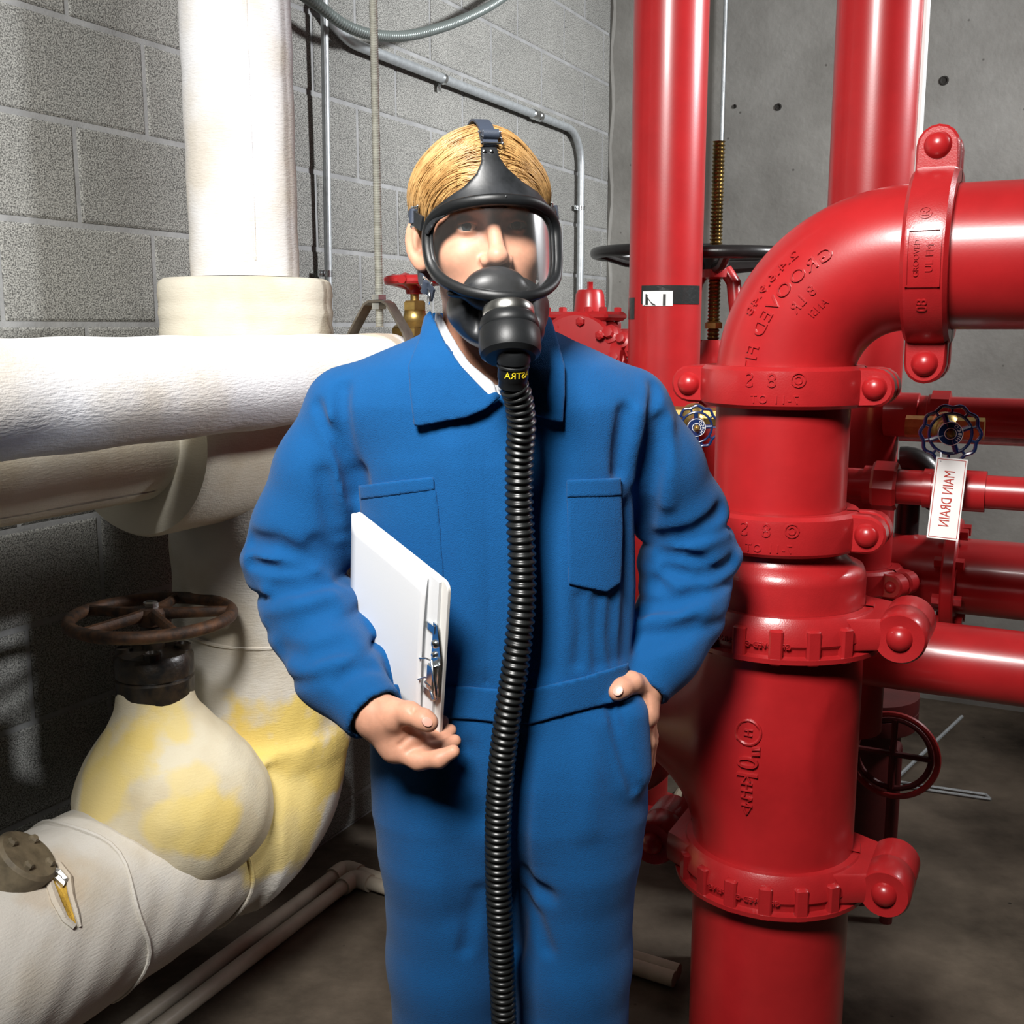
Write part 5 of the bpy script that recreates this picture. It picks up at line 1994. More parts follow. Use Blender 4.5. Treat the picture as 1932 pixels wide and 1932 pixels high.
patch('chest_pocket', [(676, 916), (745, 907), (818, 899), (826, 940), (832, 1000), (838, 1092), (760, 1100), (690, 1090)], BLUE, 0.0012, 0.0022, cv, h=0.0026)
patch('chest_pocket', [(1068, 905), (1120, 903), (1172, 901), (1176, 1000), (1172, 1100), (1145, 1118), (1072, 1103), (1070, 1000)], BLUE, 0.0012, 0.0022, cv, h=0.0026)
patch('pocket_hem', [(676, 916), (745, 907), (818, 899), (821, 925), (746, 935), (680, 943)], BLUE, 0.0030, 0.0018, cv, h=0.0024)
patch('pocket_hem', [(1068, 905), (1172, 901), (1174, 936), (1069, 940)], BLUE, 0.0030, 0.0018, cv, h=0.0024)
patch('waistband', [(700, 1290), (800, 1292), (885, 1295), (940, 1300), (1000, 1300), (1100, 1277), (1172, 1255), (1186, 1250), (1182, 1312), (1160, 1325), (1080, 1345), (1000, 1367), (940, 1363), (885, 1358), (800, 1352), (704, 1350)], BLUE, 0.0022, 0.0032, cv, h=0.003)


# collar: stands off the shoulders and neck
def collar_field(x, y, z):
    d = coverall_base(x, y, z)
    n = seg(x, y, z, np.array(PY(925, 760, 1.55), np.float32), np.array(PY(918, 590, 1.548), np.float32), 0.098, 0.072)
    return smin(d, n, 0.03)


LEAF_L = [(812, 585), (800, 598), (790, 640), (770, 690), (774, 745), (781, 804), (800, 803), (840, 795), (880, 788), (915, 773), (946, 748), (936, 738), (922, 744), (900, 722), (870, 690), (845, 655), (826, 618)]
LEAF_R = [(1022, 590), (1040, 600), (1052, 640), (1066, 690), (1066, 745), (1062, 797), (1045, 795), (1010, 784), (985, 770), (962, 752), (948, 742), (960, 720), (985, 685), (1005, 650), (1018, 620)]
patch('collar_leaf', LEAF_L, BLUE, 0.0100, 0.0035, cv, field=collar_field, h=0.0028, ymax=1.60)
patch('collar_leaf', LEAF_R, BLUE, 0.0100, 0.0035, cv, field=collar_field, h=0.0028, ymax=1.60)


def back_collar(x, y, z):
    a, b = np.array(PY(925, 700, 1.55), np.float32), np.array(PY(918, 590, 1.552), np.float32)
    d = np.abs(seg(x, y, z, a, b, 0.088, 0.072)) - 0.004
    d = np.maximum(d, np.maximum(z - PY(918, 590, 1.6).z, PY(918, 690, 1.6).z - z))
    return np.maximum(d, 1.535 - y)


sdf_obj('collar_stand', back_collar, (-0.16, 1.5, 1.38), (0.09, 1.68, 1.54), 0.004, BLUE, cv)


# shirt showing in the V
def shirt_field(x, y, z):
    d = torso_sdf(x, y, z) + 0.006
    n = seg(x, y, z, np.array(PY(925, 760, 1.548), np.float32), np.array(PY(918, 600, 1.542), np.float32), 0.078, 0.062)
    return smin(d, n, 0.03)


SH = [(818, 590), (826, 620), (845, 655), (868, 692), (900, 722), (922, 748), (934, 738), (944, 752), (925, 700), (900, 690), (878, 675), (862, 650), (846, 622), (834, 596)]
patch('shirt_collar', [(812, 585), (808, 610), (840, 670), (890, 730), (925, 765), (938, 742), (932, 722), (905, 700), (886, 684), (866, 655), (848, 625), (832, 592)], SHIRT, 0.006, 0.003, worker, field=shirt_field, h=0.0028, ymax=1.58)
patch('shirt_front', [(880, 690), (905, 700), (938, 728), (985, 690), (1000, 720), (945, 790), (900, 760), (870, 720)], SHIRT, -0.001, 0.003, worker, field=shirt_field, h=0.003, ymax=1.58)
patch('shirt_collar', [(1018, 590), (1030, 610), (1000, 660), (965, 705), (945, 745), (938, 730), (955, 700), (985, 660), (1005, 620)], SHIRT, 0.006, 0.003, worker, field=shirt_field, h=0.0028, ymax=1.58)

# ------------------------------------------------------------------ head
HC = PY(908, 436, 1.497)
YAW, ROLL = math.radians(11), math.radians(-2.5)
_hf = Vector((math.sin(YAW), -math.cos(YAW), 0))
_hu = Vector((math.cos(YAW), math.sin(YAW), 0))
HM = Matrix((_hu, _hf, Z3)).transposed().to_4x4()     # columns: lateral (viewer right), forward, up
HM = HM @ Matrix.Rotation(ROLL, 4, 'Y')
HM.translation = HC
HI = np.array(HM.inverted())


def head_loc(x, y, z):
    u = HI[0, 0] * x + HI[0, 1] * y + HI[0, 2] * z + HI[0, 3]
    f = HI[1, 0] * x + HI[1, 1] * y + HI[1, 2] * z + HI[1, 3]
    w = HI[2, 0] * x + HI[2, 1] * y + HI[2, 2] * z + HI[2, 3]
    return u.astype(np.float32), f.astype(np.float32), w.astype(np.float32)


EYE = [(-0.0315, 0.0765, 0.0), (0.0315, 0.0765, 0.0)]


def skull(u, f, w):
    d = ell(u, f, w, (0, -0.012, 0.036), (0.0765, 0.098, 0.086))
    d = smin(d, ell(u, f, w, (0, 0.030, -0.040), (0.0640, 0.062, 0.085)), 0.03)
    d = smin(d, ell(u, f, w, (0, 0.030, -0.085), (0.052, 0.052, 0.036)), 0.03)
    return d


def face(u, f, w):
    d = skull(u, f, w)
    a = np.abs(u)
    d = smin(d, ell(a, f, w, (0.036, 0.060, -0.036), (0.026, 0.027, 0.024)), 0.022)      # cheeks
    d = smin(d, ell(u, f, w, (0, 0.080, -0.108), (0.020, 0.018, 0.016)), 0.02)           # chin
    d = smin(d, seg(a, f, w, (0.006, 0.092, 0.0185), (0.044, 0.076, 0.021), 0.0085, 0.007), 0.012)   # brow
    d = smax(d, -ell(a, f, w, (0.0315, 0.102, -0.002), (0.0185, 0.017, 0.0125)), 0.012)    # eye socket
    d = smin(d, seg(u, f, w, (0, 0.0885, 0.010), (0, 0.1115, -0.036), 0.0075, 0.0105), 0.010)   # nose bridge
    d = smin(d, ell(u, f, w, (0, 0.1125, -0.040), (0.0125, 0.012, 0.0105)), 0.007)       # tip
    d = smin(d, ell(a, f, w, (0.0135, 0.100, -0.044), (0.0085, 0.011, 0.008)), 0.006)    # nostril wings
    d = smax(d, -ell(a, f, w, (0.007, 0.106, -0.052), (0.0042, 0.006, 0.005)), 0.003)
    d = smin(d, ell(u, f, w, (0, 0.090, -0.068), (0.026, 0.014, 0.016)), 0.014)          # muzzle
    d = smin(d, ell(u, f, w, (0, 0.1005, -0.0695), (0.021, 0.006, 0.0042)), 0.004)       # lips
    d = smin(d, ell(u, f, w, (0, 0.0995, -0.0785), (0.018, 0.0065, 0.0048)), 0.004)
    d = smax(d, -seg(a, f, w, (0, 0.108, -0.0738), (0.024, 0.100, -0.0725), 0.0014, 0.001), 0.002)
    d = smax(d, -seg(a, f, w, (0.020, 0.100, -0.046), (0.036, 0.086, -0.072), 0.0020, 0.0016), 0.006)  # smile line
    # lids over the eyeball
    e = (0.0315, 0.0765, 0.0)
    lid = np.sqrt((a - e[0]) ** 2 + (f - e[1]) ** 2 + (w - e[2]) ** 2) - 0.0142
    slit = ell(a, f, w, (e[0], e[1] + 0.012, -0.0012), (0.0135, 0.014, 0.0034))
    lid = smax(lid, -slit, 0.0015)
    d = smin(d, lid, 0.004)
    d = smax(d, -slit, 0.002)
    # ears
    du, df = a - 0.0825, f + 0.016
    es, eh = 0.80 * du - 0.60 * df, 0.60 * du + 0.80 * df
    ea = ell(es, eh, w - 0.10 * es, (0.0, 0.0, -0.012), (0.0200, 0.0070, 0.0335))
    ea = smin(ea, ell(es, eh, w, (-0.004, 0.0, -0.036), (0.010, 0.006, 0.012)), 0.008)
    ea = smax(ea, -ell(es, eh, w, (-0.001, 0.0072, -0.010), (0.0130, 0.0056, 0.0215)), 0.003)
    ea = smin(ea, ell(es, eh, w, (0.002, 0.003, -0.006), (0.0045, 0.004, 0.016)), 0.004)
    ea = smax(ea, -ell(es, eh, w, (-0.008, 0.004, -0.014), (0.006, 0.006, 0.009)), 0.003)
    d = smin(d, ea, 0.006)
    return d


def body_head(x, y, z):
    u, f, w = head_loc(x, y, z)
    d = face(u, f, w)
    n0, n1 = NECK0, NECK1
    nk = seg(x, y, z, np.array(PY(925, 760, 1.545), np.float32), np.array(PY(912, 560, 1.525), np.float32), 0.060, 0.056)
    d = smin(d, nk, 0.025)
    # larynx hollow and shoulders under the cloth
    d = smin(d, seg(x, y, z, np.array(PY(860, 800, 1.555), np.float32), np.array(PY(990, 800, 1.555), np.float32), 0.06, 0.06), 0.05)
    return d


V1, Q1 = nets(body_head, (HC.x - 0.14, HC.y - 0.15, HC.z - 0.33), (HC.x + 0.14, HC.y + 0.15, HC.z + 0.15), 0.0024)

# ------------------------------------------------------------------ hands, built as bent finger chains
def hand_sdf(parts, k=0.006):
    def fn(x, y, z):
        d = None
        for J, kk in parts:
            for (a, ra), (b, rb) in zip(J[:-1], J[1:]):
                q = seg(x, y, z, a, b, ra, rb)
                d = q if d is None else smin(d, q, kk)
        return d
    return fn


def J(*pts):                                # (px, py, Y, radius in metres)
    return [(np.array(PY(p[0], p[1], p[2]), np.float32), p[3]) for p in pts]


# viewer-left hand: palm up to the camera, thumb over the board, fingers under it
HL = [
    (J((640, 1275, 1.455, 0.032), (705, 1345, 1.400, 0.027)), 0.010),                              # forearm, wrist
    (J((708, 1348, 1.398, 0.026), (742, 1352, 1.382, 0.022)), 0.014),                              # thenar
    (J((712, 1362, 1.400, 0.024), (745, 1412, 1.392, 0.019)), 0.016),                              # palm, outer
    (J((725, 1352, 1.400, 0.023), (772, 1398, 1.392, 0.017)), 0.016),                              # palm, inner
    (J((745, 1405, 1.395, 0.018), (785, 1392, 1.392, 0.015)), 0.014),
    (J((735, 1340, 1.384, 0.0175), (772, 1346, 1.366, 0.0145), (800, 1358, 1.352, 0.0128), (810, 1364, 1.349, 0.0115)), 0.008),   # thumb
    (J((750, 1415, 1.388, 0.0150), (790, 1434, 1.374, 0.0130), (828, 1432, 1.362, 0.0115), (855, 1418, 1.360, 0.0090)), 0.006),   # index
    (J((762, 1402, 1.395, 0.0145), (800, 1415, 1.386, 0.0120), (838, 1412, 1.392, 0.0105), (858, 1398, 1.402, 0.0088)), 0.005),   # middle
    (J((765, 1390, 1.402, 0.0140), (800, 1396, 1.400, 0.0115), (835, 1392, 1.412, 0.0100), (850, 1378, 1.422, 0.0085)), 0.005),   # ring
    (J((762, 1378, 1.410, 0.0130), (795, 1378, 1.412, 0.0100), (822, 1372, 1.424, 0.0090), (836, 1360, 1.432, 0.0078)), 0.005),   # little
]
_crl = [np.array([PY(x_, y_, Y_) for x_, y_, Y_ in pl], np.float32) for pl in
        ([(738, 1362, 1.372), (765, 1372, 1.372), (785, 1372, 1.372)], [(755, 1405, 1.372), (772, 1390, 1.374), (782, 1376, 1.378)], [(768, 1418, 1.368), (785, 1408, 1.370), (800, 1408, 1.372)], [(780, 1340, 1.352), (784, 1352, 1.352), (780, 1362, 1.354)])]
_hl0 = hand_sdf(HL)


def hand_left(x, y, z):
    d = _hl0(x, y, z)
    for pl in _crl:
        d = d + 0.0022 * np.exp(-(polyline_dist(x, y, z, pl) / 0.0035) ** 2)
    return d


c = PY(745, 1370, 1.40)
V2, Q2 = nets(hand_left, (c.x - 0.11, c.y - 0.07, c.z - 0.075), (c.x + 0.10, c.y + 0.08, c.z + 0.085), 0.0019)

# viewer-right hand: thumb hooked outside the pocket, fingers inside
HRt = [
    (J((1232, 1255, 1.560, 0.030), (1214, 1296, 1.538, 0.026)), 0.010),
    (J((1212, 1300, 1.535, 0.026), (1212, 1345, 1.520, 0.024)), 0.016),
    (J((1204, 1300, 1.525, 0.020), (1205, 1350, 1.512, 0.020)), 0.016),
    (J((1205, 1292, 1.515, 0.0175), (1190, 1288, 1.492, 0.0155), (1172, 1299, 1.472, 0.0140), (1164, 1306, 1.466, 0.0120)), 0.007),     # thumb
    (J((1205, 1350, 1.512, 0.0150), (1208, 1395, 1.505, 0.0120), (1206, 1435, 1.510, 0.0105), (1202, 1465, 1.518, 0.0085)), 0.006),   # index
    (J((1212, 1352, 1.522, 0.0150), (1220, 1400, 1.520, 0.0120), (1216, 1445, 1.525, 0.0105), (1210, 1478, 1.532, 0.0085)), 0.005),
    (J((1218, 1350, 1.535, 0.0145), (1226, 1398, 1.538, 0.0115), (1222, 1440, 1.545, 0.0100), (1216, 1470, 1.550, 0.0085)), 0.005),
    (J((1220, 1346, 1.548, 0.0130), (1228, 1388, 1.555, 0.0105), (1225, 1420, 1.560, 0.0090), (1220, 1445, 1.565, 0.0078)), 0.005),
]
_hr0 = hand_sdf(HRt)
_crr = [np.array([PY(x_, y_, Y_) for x_, y_, Y_ in pl], np.float32) for pl in
        ([(1206, 1290, 1.500), (1204, 1310, 1.498), (1193, 1325, 1.495)], [(1222, 1310, 1.500), (1224, 1340, 1.500), (1228, 1370, 1.505)])]


def hand_right(x, y, z):
    d = _hr0(x, y, z)
    for pl in _crr:
        d = d + 0.0020 * np.exp(-(polyline_dist(x, y, z, pl) / 0.0035) ** 2)
    return d


c = PY(1205, 1360, 1.525)
V3_, Q3_ = nets(hand_right, (c.x - 0.065, c.y - 0.09, c.z - 0.105), (c.x + 0.065, c.y + 0.08, c.z + 0.125), 0.0019)


def inner_body(x, y, z):                    # the body under the cloth
    d = torso_sdf(x, y, z) + 0.022
    for JJ in (L_ARM, R_ARM, L_LEG, R_LEG):
        q = chain(x, y, z, [(p, max(r - 0.022, 0.02)) for p, r in JJ])
        d = smin(d, q, 0.03)
    d = np.maximum(d, 0.06 - z)
    return smin(d, seg(x, y, z, np.array(PY(925, 790, 1.555), np.float32), np.array(PY(918, 640, 1.545), np.float32), 0.056, 0.05), 0.03)


V4, Q4 = nets(inner_body, (-0.40, 1.35, 0.04), (0.36, 1.76, 1.50), 0.016)
Vb, Qb = [], []
off_ = 0
for VV, QQ in ((V1, Q1), (V2, Q2), (V3_, Q3_), (V4, Q4)):
    Vb.append(VV); Qb.append(QQ + off_); off_ += len(VV)
body = link('body', vq_mesh('body', np.concatenate(Vb), np.concatenate(Qb), SKIN), worker, 180)

# eyes
for e in EYE:
    mb = MB()
    c = HM @ Vector(e)
    d = (Vector((0, -0.1, CAMZ)) - c).normalized()
    Me = frame(c, d, Z3)
    r = 0.0125
    prof = [(0, -r)] + [(r * math.sin(t), -r * math.cos(t)) for t in np.linspace(0.2, math.pi - 0.52, 14)]
    mb.lathe(Me, prof, 24, mi=0)
    t0 = math.pi - 0.52
    mb.lathe(Me, [(r * math.sin(t), -r * math.cos(t)) for t in np.linspace(t0, math.pi - 0.2, 5)], 24, mi=1)
    mb.lathe(Me, [(r * math.sin(t), -r * math.cos(t)) for t in np.linspace(math.pi - 0.2, math.pi - 0.01, 4)] + [(0, r)], 24, mi=2)
    mb.build('eye', [EYEW, IRIS, INK], worker, smooth=180)
# eyebrows
for s in (-1, 1):
    mb = MB()
    ps = []
    for t in np.linspace(0, 1, 9):
        u_, w_ = s * (0.012 + 0.036 * t), 0.0185 + 0.006 * math.sin(t * 2.2)
        # march to the face
        ff = 0.13
        while float(face(np.float32(u_), np.float32(ff), np.float32(w_))) > 0.0003 and ff > 0:
            ff -= 0.0006
        ps.append(HM @ Vector((u_, ff, w_)))
    mb.tube(ps, [0.0012, 0.0026, 0.0030, 0.0030, 0.0028, 0.0026, 0.0022, 0.0016, 0.0008], 8)
    mb.build('eyebrow', mat('fair_brow', (0.30, 0.16, 0.07), rough=0.7), worker)
# nails
def nail(c, facing, along, ln, wd, parent):
    mb = MB()
    m = frame(c, facing, along)
    pts = [(ln * 0.5 * math.cos(t), wd * 0.5 * math.sin(t)) for t in np.linspace(0, 2 * math.pi, 17)[:-1]]
    mb.loft(m, [(pts, -0.002), ([(x * 0.94, y * 0.94) for x, y in pts], 0.0006), ([(x * 0.6, y * 0.6) for x, y in pts], 0.0012)])
    return mb.build('finger_nail', NAIL, parent)


nc = Vector(cast(hand_left, 806, 1362)); nail(nc, Vector((0, 0, CAMZ)) - nc + Vector((0.25, 0, 0.1)), PY(810, 1364, 1.349) - PY(772, 1346, 1.366), 0.015, 0.012, worker)
nc = Vector(cast(hand_right, 1166, 1303)); nail(nc, Vector((0, 0, CAMZ)) - nc + Vector((-0.3, 0, 0.5)), PY(1164, 1306, 1.466) - PY(1190, 1288, 1.492), 0.016, 0.0140, worker)

# ------------------------------------------------------------------ hair: cap plus combed strands
def hairline(u, f, w):
    # above this the scalp is covered: forehead line in front, down to the nape behind
    return np.interp(f, [-0.12, -0.05, -0.022, 0.010, 0.040, 0.066, 0.085, 0.10], [-0.11, -0.075, -0.004, 0.004, 0.014, 0.030, 0.045, 0.055])


def hair_cap(x, y, z):
    u, f, w = head_loc(x, y, z)
    d = ell(u, f, w, (0, -0.014, 0.038), (0.0835, 0.106, 0.093)) + 0.0025 * np.sin(u * 160 + f * 60) * np.sin(f * 45)
    cut = (hairline(u, f, w) - w).astype(np.float32)
    return smax(d, cut * 0.7, 0.008)


sdf_obj('hair', hair_cap, (HC.x - 0.14, HC.y - 0.16, HC.z - 0.13), (HC.x + 0.14, HC.y + 0.16, HC.z + 0.16), 0.0032, mat('hair_underlayer', (0.26, 0.135, 0.045), rough=0.6, col2=(0.17, 0.08, 0.025), vscale=90), worker)
cu = bpy.data.curves.new('hair_strands', 'CURVE')
cu.dimensions = '3D'; cu.bevel_depth = 0.0005; cu.bevel_resolution = 0; cu.resolution_u = 2
rnd = random.Random(3)
CE = Vector((0, -0.014, 0.038)); EX = (0.0850, 0.1075, 0.0945)
for i in range(9000):
    # a part near the top, combed back and down to the sides
    s = -1 if rnd.random() < 0.6 else 1
    f0 = rnd.uniform(-0.95, 0.985)
    pts = []
    n_ = 10
    lock = math.floor(f0 * 9) + 13 * math.floor(rnd.random() * 2)
    lift = rnd.uniform(-0.0015, 0.0025) + 0.0016 * math.sin(lock * 2.3)
    L = rnd.uniform(0.7, 1.25)
    a0 = rnd.uniform(0.0, 1.35) - 0.10
    wav = 0.05 * math.sin(lock * 1.7)
    for k in range(n_):
        t = k / (n_ - 1)
        a = a0 + t * L                                # angle from the crown down the side
        ff = f0 - (0.34 + wav) * (a * a - a0 * a0) * 0.55 + 0.10 * (a - a0) * (1 if f0 > 0.3 else 0) + 0.012 * math.sin(5 * t + i)
        ff = max(-0.98, min(0.985, ff))
        rr = math.sqrt(max(0.0, 1 - ff * ff))
        u_ = s * math.sin(a) * rr; w_ = math.cos(a) * rr
        q = Vector((CE.x + 0.008 * (1 - min(1, a)) + u_ * (EX[0] + lift), CE.y + ff * (EX[1] + lift), CE.z + w_ * (EX[2] + lift)))
        bulge = 0.009 * math.exp(-((abs(q.x) - 0.075) / 0.025) ** 2) * math.exp(-((q.z - 0.05) / 0.04) ** 2) * math.exp(-((q.y - 0.01) / 0.06) ** 2)
        q.x += s * bulge
        if q.z < hairline(q.x, q.y, q.z) - 0.006 + 0.004 * math.sin(i):
            break
        pts.append(HM @ q)
    if len(pts) < 3:
        continue
    sp = cu.splines.new('POLY')
    sp.points.add(len(pts) - 1)
    for k, q in enumerate(pts):
        sp.points[k].co = (*q, 1)
        sp.points[k].radius = 1.0 if k < len(pts) - 1 else 0.4
cu.materials.append(HAIR)
hs_ = bpy.data.objects.new('hair_strands', cu)
COL.objects.link(hs_)
hs_.parent = worker; hs_.matrix_parent_inverse = Matrix.Translation(-worker.location)
hs_['kind'] = 'stuff'

# boots
for JJ in (L_LEG, R_LEG):
    p = JJ[-1][0]

    def boot(x, y, z, p=p):
        d = seg(x, y, z, np.array((p[0], p[1] - 0.13, 0.045), np.float32), np.array((p[0], p[1] + 0.06, 0.045), np.float32), 0.045, 0.042)
        d = smin(d, seg(x, y, z, np.array((p[0], p[1] + 0.03, 0.05), np.float32), np.array((p[0], p[1] + 0.01, 0.20), np.float32), 0.045, 0.05), 0.03)
        return np.maximum(d, 0.001 - z)
    sdf_obj('boot', boot, (p[0] - 0.08, p[1] - 0.2, -0.02), (p[0] + 0.08, p[1] + 0.14, 0.27), 0.008, BOOT, worker)

# ================================================================== RESPIRATOR
resp = thing('respirator', 'black full-face respirator with clear visor and long corrugated hose', 'respirator', tuple(PY(940, 480, 1.37)))
HMI = HM.inverted()


def on_visor(px, py, off=0.0):
    r = Vector(ray(px, py)); o = Vector(_O)
    t = 1.36
    lo_, hi_ = 1.15, 1.62
    for _ in range(40):
        t = (lo_ + hi_) / 2
        q = HMI @ (o + r * t)
        surf = 0.130 - 0.16 * q.z - 8.6 * (q.x - 0.004) ** 2 + off
        if q.y > surf:
            lo_ = t
        else:
            hi_ = t
    return o + r * t


RING = [(807, 465), (808, 432), (820, 409), (850, 391), (890, 381), (930, 377), (970, 378), (1005, 384), (1032, 401), (1046, 430), (1049, 470), (1049, 505), (1043, 533), (1020, 552), (985, 560), (950, 560), (910, 556), (870, 546), (835, 528), (815, 503)]


def closed_spline(P, n):
    out = []
    N = len(P)
    for i in range(N):
        p0, p1, p2, p3 = (Vector((*P[(i + k - 1) % N], 0)) for k in range(4))
        for k in range(n):
            t = k / n
            q = 0.5 * ((2 * p1) + (p2 - p0) * t + (2 * p0 - 5 * p1 + 4 * p2 - p3) * t * t + (3 * p1 - p0 - 3 * p2 + p3) * t ** 3)
            out.append((q.x, q.y))
    return out


RS = closed_spline(RING, 5)
ring3 = [on_visor(x, y) for x, y in RS]
hfw = (HM.to_3x3() @ Vector((0, 1, 0))).normalized()
mb = MB()


def ring_tube(mb, pts, rf, rr, fwd, n=14):
    N = len(pts)
    c = sum(pts, Vector()) / N
    vs, fs = [], []
    for i in range(N):
        T = (pts[(i + 1) % N] - pts[i - 1]).normalized()
        f = (fwd - T * fwd.dot(T)).normalized()
        s = T.cross(f)
        for k in range(n):
            a = 2 * math.pi * k / n
            ca, sa = math.cos(a), math.sin(a)
            e = 0.55
            vs.append(pts[i] + f * rf * math.copysign(abs(ca) ** e, ca) + s * rr * math.copysign(abs(sa) ** e, sa))
    for i in range(N):
        j = (i + 1) % N
        for k in range(n):
            q = (k + 1) % n
            fs.append((i * n + k, i * n + q, j * n + q, j * n + k))
    mb.add(vs, fs)


ring_tube(mb, ring3, 0.0105, 0.0070, hfw)
lf = mb.build('lens_frame', RUBBER, resp, smooth=60)
mb = MB()                                              # thin bright inner lip
lip = [on_visor(940 + (x - 940) * 0.945, 468 + (y - 468) * 0.925, 0.003) for x, y in RS]
ring_tube(mb, lip, 0.003, 0.0022, hfw, 8)
mb.build('inner_lip', RUBBER, lf, smooth=60)
for px, py in ((955, 371), (961, 566)):
    mb = MB()
    q = on_visor(px, py, 0.010)
    mb.lathe(frame(q, hfw, Z3), [(0, -0.002), (0.0014, -0.002), (0.0014, 0.0008), (0, 0.0012)], 8)
    mb.build('frame_screw', ZINC, lf)
# visor
mb = MB()
vs, fs = [], []
K = 9
N = len(RS)
vs.append(on_visor(940, 468, 0.001))
for k in range(1, K + 1):
    s = k / K * 0.985
    for (x, y) in RS:
        vs.append(on_visor(940 + (x - 940) * s, 468 + (y - 468) * s, 0.001))
for i in range(N):
    j = (i + 1) % N
    fs.append((0, 1 + i, 1 + j))
    for k in range(K - 1):
        fs.append((1 + k * N + i, 1 + (k + 1) * N + i, 1 + (k + 1) * N + j, 1 + k * N + j))
mb.add(vs, fs)
mb.build('visor', LENS, resp, smooth=180)
# skirt from the frame back to the face
mb = MB()
vs, fs = [], []
rows = 6
for (P_, (x, y)) in zip(ring3, RS):
    q = HMI @ P_
    a = Vector((q.x * 0.985, q.y - 0.006, q.z))
    # walk back until the skull is near
    b = Vector((q.x * 0.93, q.y, (q.z + 0.015) * 0.94 - 0.015))
    st = 0
    while float(skull(np.float32(b.x), np.float32(b.y), np.float32(b.z))) > 0.006 and b.y > -0.005:
        b.y -= 0.002
    b.y = min(b.y, a.y - 0.012)
    for k in range(rows):
        t = k / (rows - 1)
        m_ = a.lerp(b, t)
        m_.x *= 1 + 0.05 * math.sin(math.pi * t); 
        vs.append(HM @ m_)
for i in range(N):
    j = (i + 1) % N
    for k in range(rows - 1):
        fs.append((i * rows + k, i * rows + k + 1, j * rows + k + 1, j * rows + k))
mb.add(vs, fs)
sk = mb.build('face_skirt', RUBBER, resp, smooth=180)
so = sk.modifiers.new('thickness', 'SOLIDIFY'); so.thickness = 0.003; so.offset = 0


# forehead apron
def apron_field(x, y, z):
    u, f, w = head_loc(np.asarray(x), np.asarray(y), np.asarray(z))
    d = skull(u, f, w)
    d = np.minimum(d, ell(u, f, w, (0, -0.014, 0.038), (0.0860, 0.1085, 0.0955)))
    d = smin(d, ell(u, f, w, (0, 0.045, -0.012), (0.088, 0.078, 0.062)), 0.02)
    return d


AP = [(906, 276), (938, 276), (942, 296), (956, 316), (985, 342), (1015, 362), (1033, 384), (1042, 402), (1010, 398), (970, 388), (930, 388), (890, 392), (850, 403), (822, 420), (806, 446), (797, 436), (800, 420), (815, 396), (845, 372), (875, 352), (898, 328), (908, 305)]
patch('forehead_apron', AP, RUBBERS, 0.003, 0.0028, resp, field=apron_field, h=0.0022, ymax=1.52)


# chin cup with the exhale housing boss
def cup(x, y, z):
    u, f, w = head_loc(x, y, z)
    d = ell(u, f, w, (0.006, 0.064, -0.102), (0.066, 0.068, 0.044))
    d = smin(d, ell(u, f, w, (0.010, 0.077, -0.126), (0.048, 0.050, 0.030)), 0.02)
    d = np.maximum(d, w + 0.068)
    d = smax(d, -skull(u, f, w) - 0.002, 0.004)
    bo = seg(u, f, w, (0.020, 0.098, -0.095), (0.022, 0.122, -0.128), 0.030, 0.031)
    d = smin(d, bo, 0.014)
    d = d + 0.003 * np.exp(-(((u - 0.000) / 0.006) ** 2)) * 0
    # moulded recess either side of the boss
    d = smax(d, -ell(np.abs(u - 0.021), f, w, (0.052, 0.118, -0.112), (0.014, 0.022, 0.030)), 0.010)
    return d


sdf_obj('chin_cup', cup, (HC.x - 0.12, HC.y - 0.19, HC.z - 0.20), (HC.x + 0.14, HC.y + 0.02, HC.z - 0.03), 0.0026, RUBBERS, resp)
# exhale housing
E0 = PY(960, 602, 1.352); E1 = PY(963, 686, 1.330)
ea = (E1 - E0).normalized()
eax = (Vector((0.04, -0.42, -0.90))).normalized()
FE = frame(E0, eax, Vector((1, 0, 0)))
mb = MB()
mb.lathe(FE, [(0.026, -0.014), (0.0305, -0.014), (0.0315, -0.012), (0.0315, -0.003), (0.0305, -0.001), (0.026, -0.001)], 44)
mb.build('clamp_band', mat('brushed_steel_band', (0.50, 0.50, 0.47), rough=0.28, metal=1.0), resp)
mb = MB()
mb.lathe(FE, [(0.0, -0.002), (0.031, -0.002), (0.0345, 0.002), (0.0362, 0.008), (0.0362, 0.013), (0.0352, 0.015), (0.0372, 0.018), (0.0376, 0.040), (0.036, 0.046), (0.030, 0.051), (0.0, 0.053)], 52)
mb.build('exhale_housing', RUBBER, resp)
mb = MB()
C0 = FE @ Vector((0.004, 0.004, 0.045))
hose_px = [(968, 706, 1.338), (977, 750, 1.352), (984, 800, 1.368), (980, 870, 1.384), (980, 960, 1.392), (985, 1060, 1.394), (984, 1150, 1.394), (973, 1250, 1.396), (958, 1350, 1.402), (946, 1450, 1.410), (940, 1550, 1.418), (940, 1650, 1.425), (944, 1760, 1.432), (948, 1860, 1.440), (955, 2050, 1.45), (960, 2250, 1.46)]
hp3 = [PY(*q) for q in hose_px]
h0 = hp3[0]
cax = (h0 - C0).normalized()
FCn = frame(C0, cax, Vector((1, 0, 0)))
LC = (h0 - C0).length
mb.lathe(FCn, [(0, -0.004), (0.0195, -0.004), (0.0205, 0.000), (0.0205, LC * 0.40), (0.0185, LC * 0.44), (0.0185, LC * 0.50), (0.0200, LC * 0.54), (0.0200, LC * 0.62), (0.0, LC * 0.62)], 36)
mb.build('hose_connector', RUBBER, resp)
mb = MB()
mb.lathe(FCn, [(0.0, LC * 0.60), (0.0185, LC * 0.60), (0.0187, LC * 1.15), (0.0175, LC * 1.22), (0.0175, LC * 1.55), (0.0, LC * 1.55)], 36)
cf = mb.build('hose_cuff', RUBBER, resp)
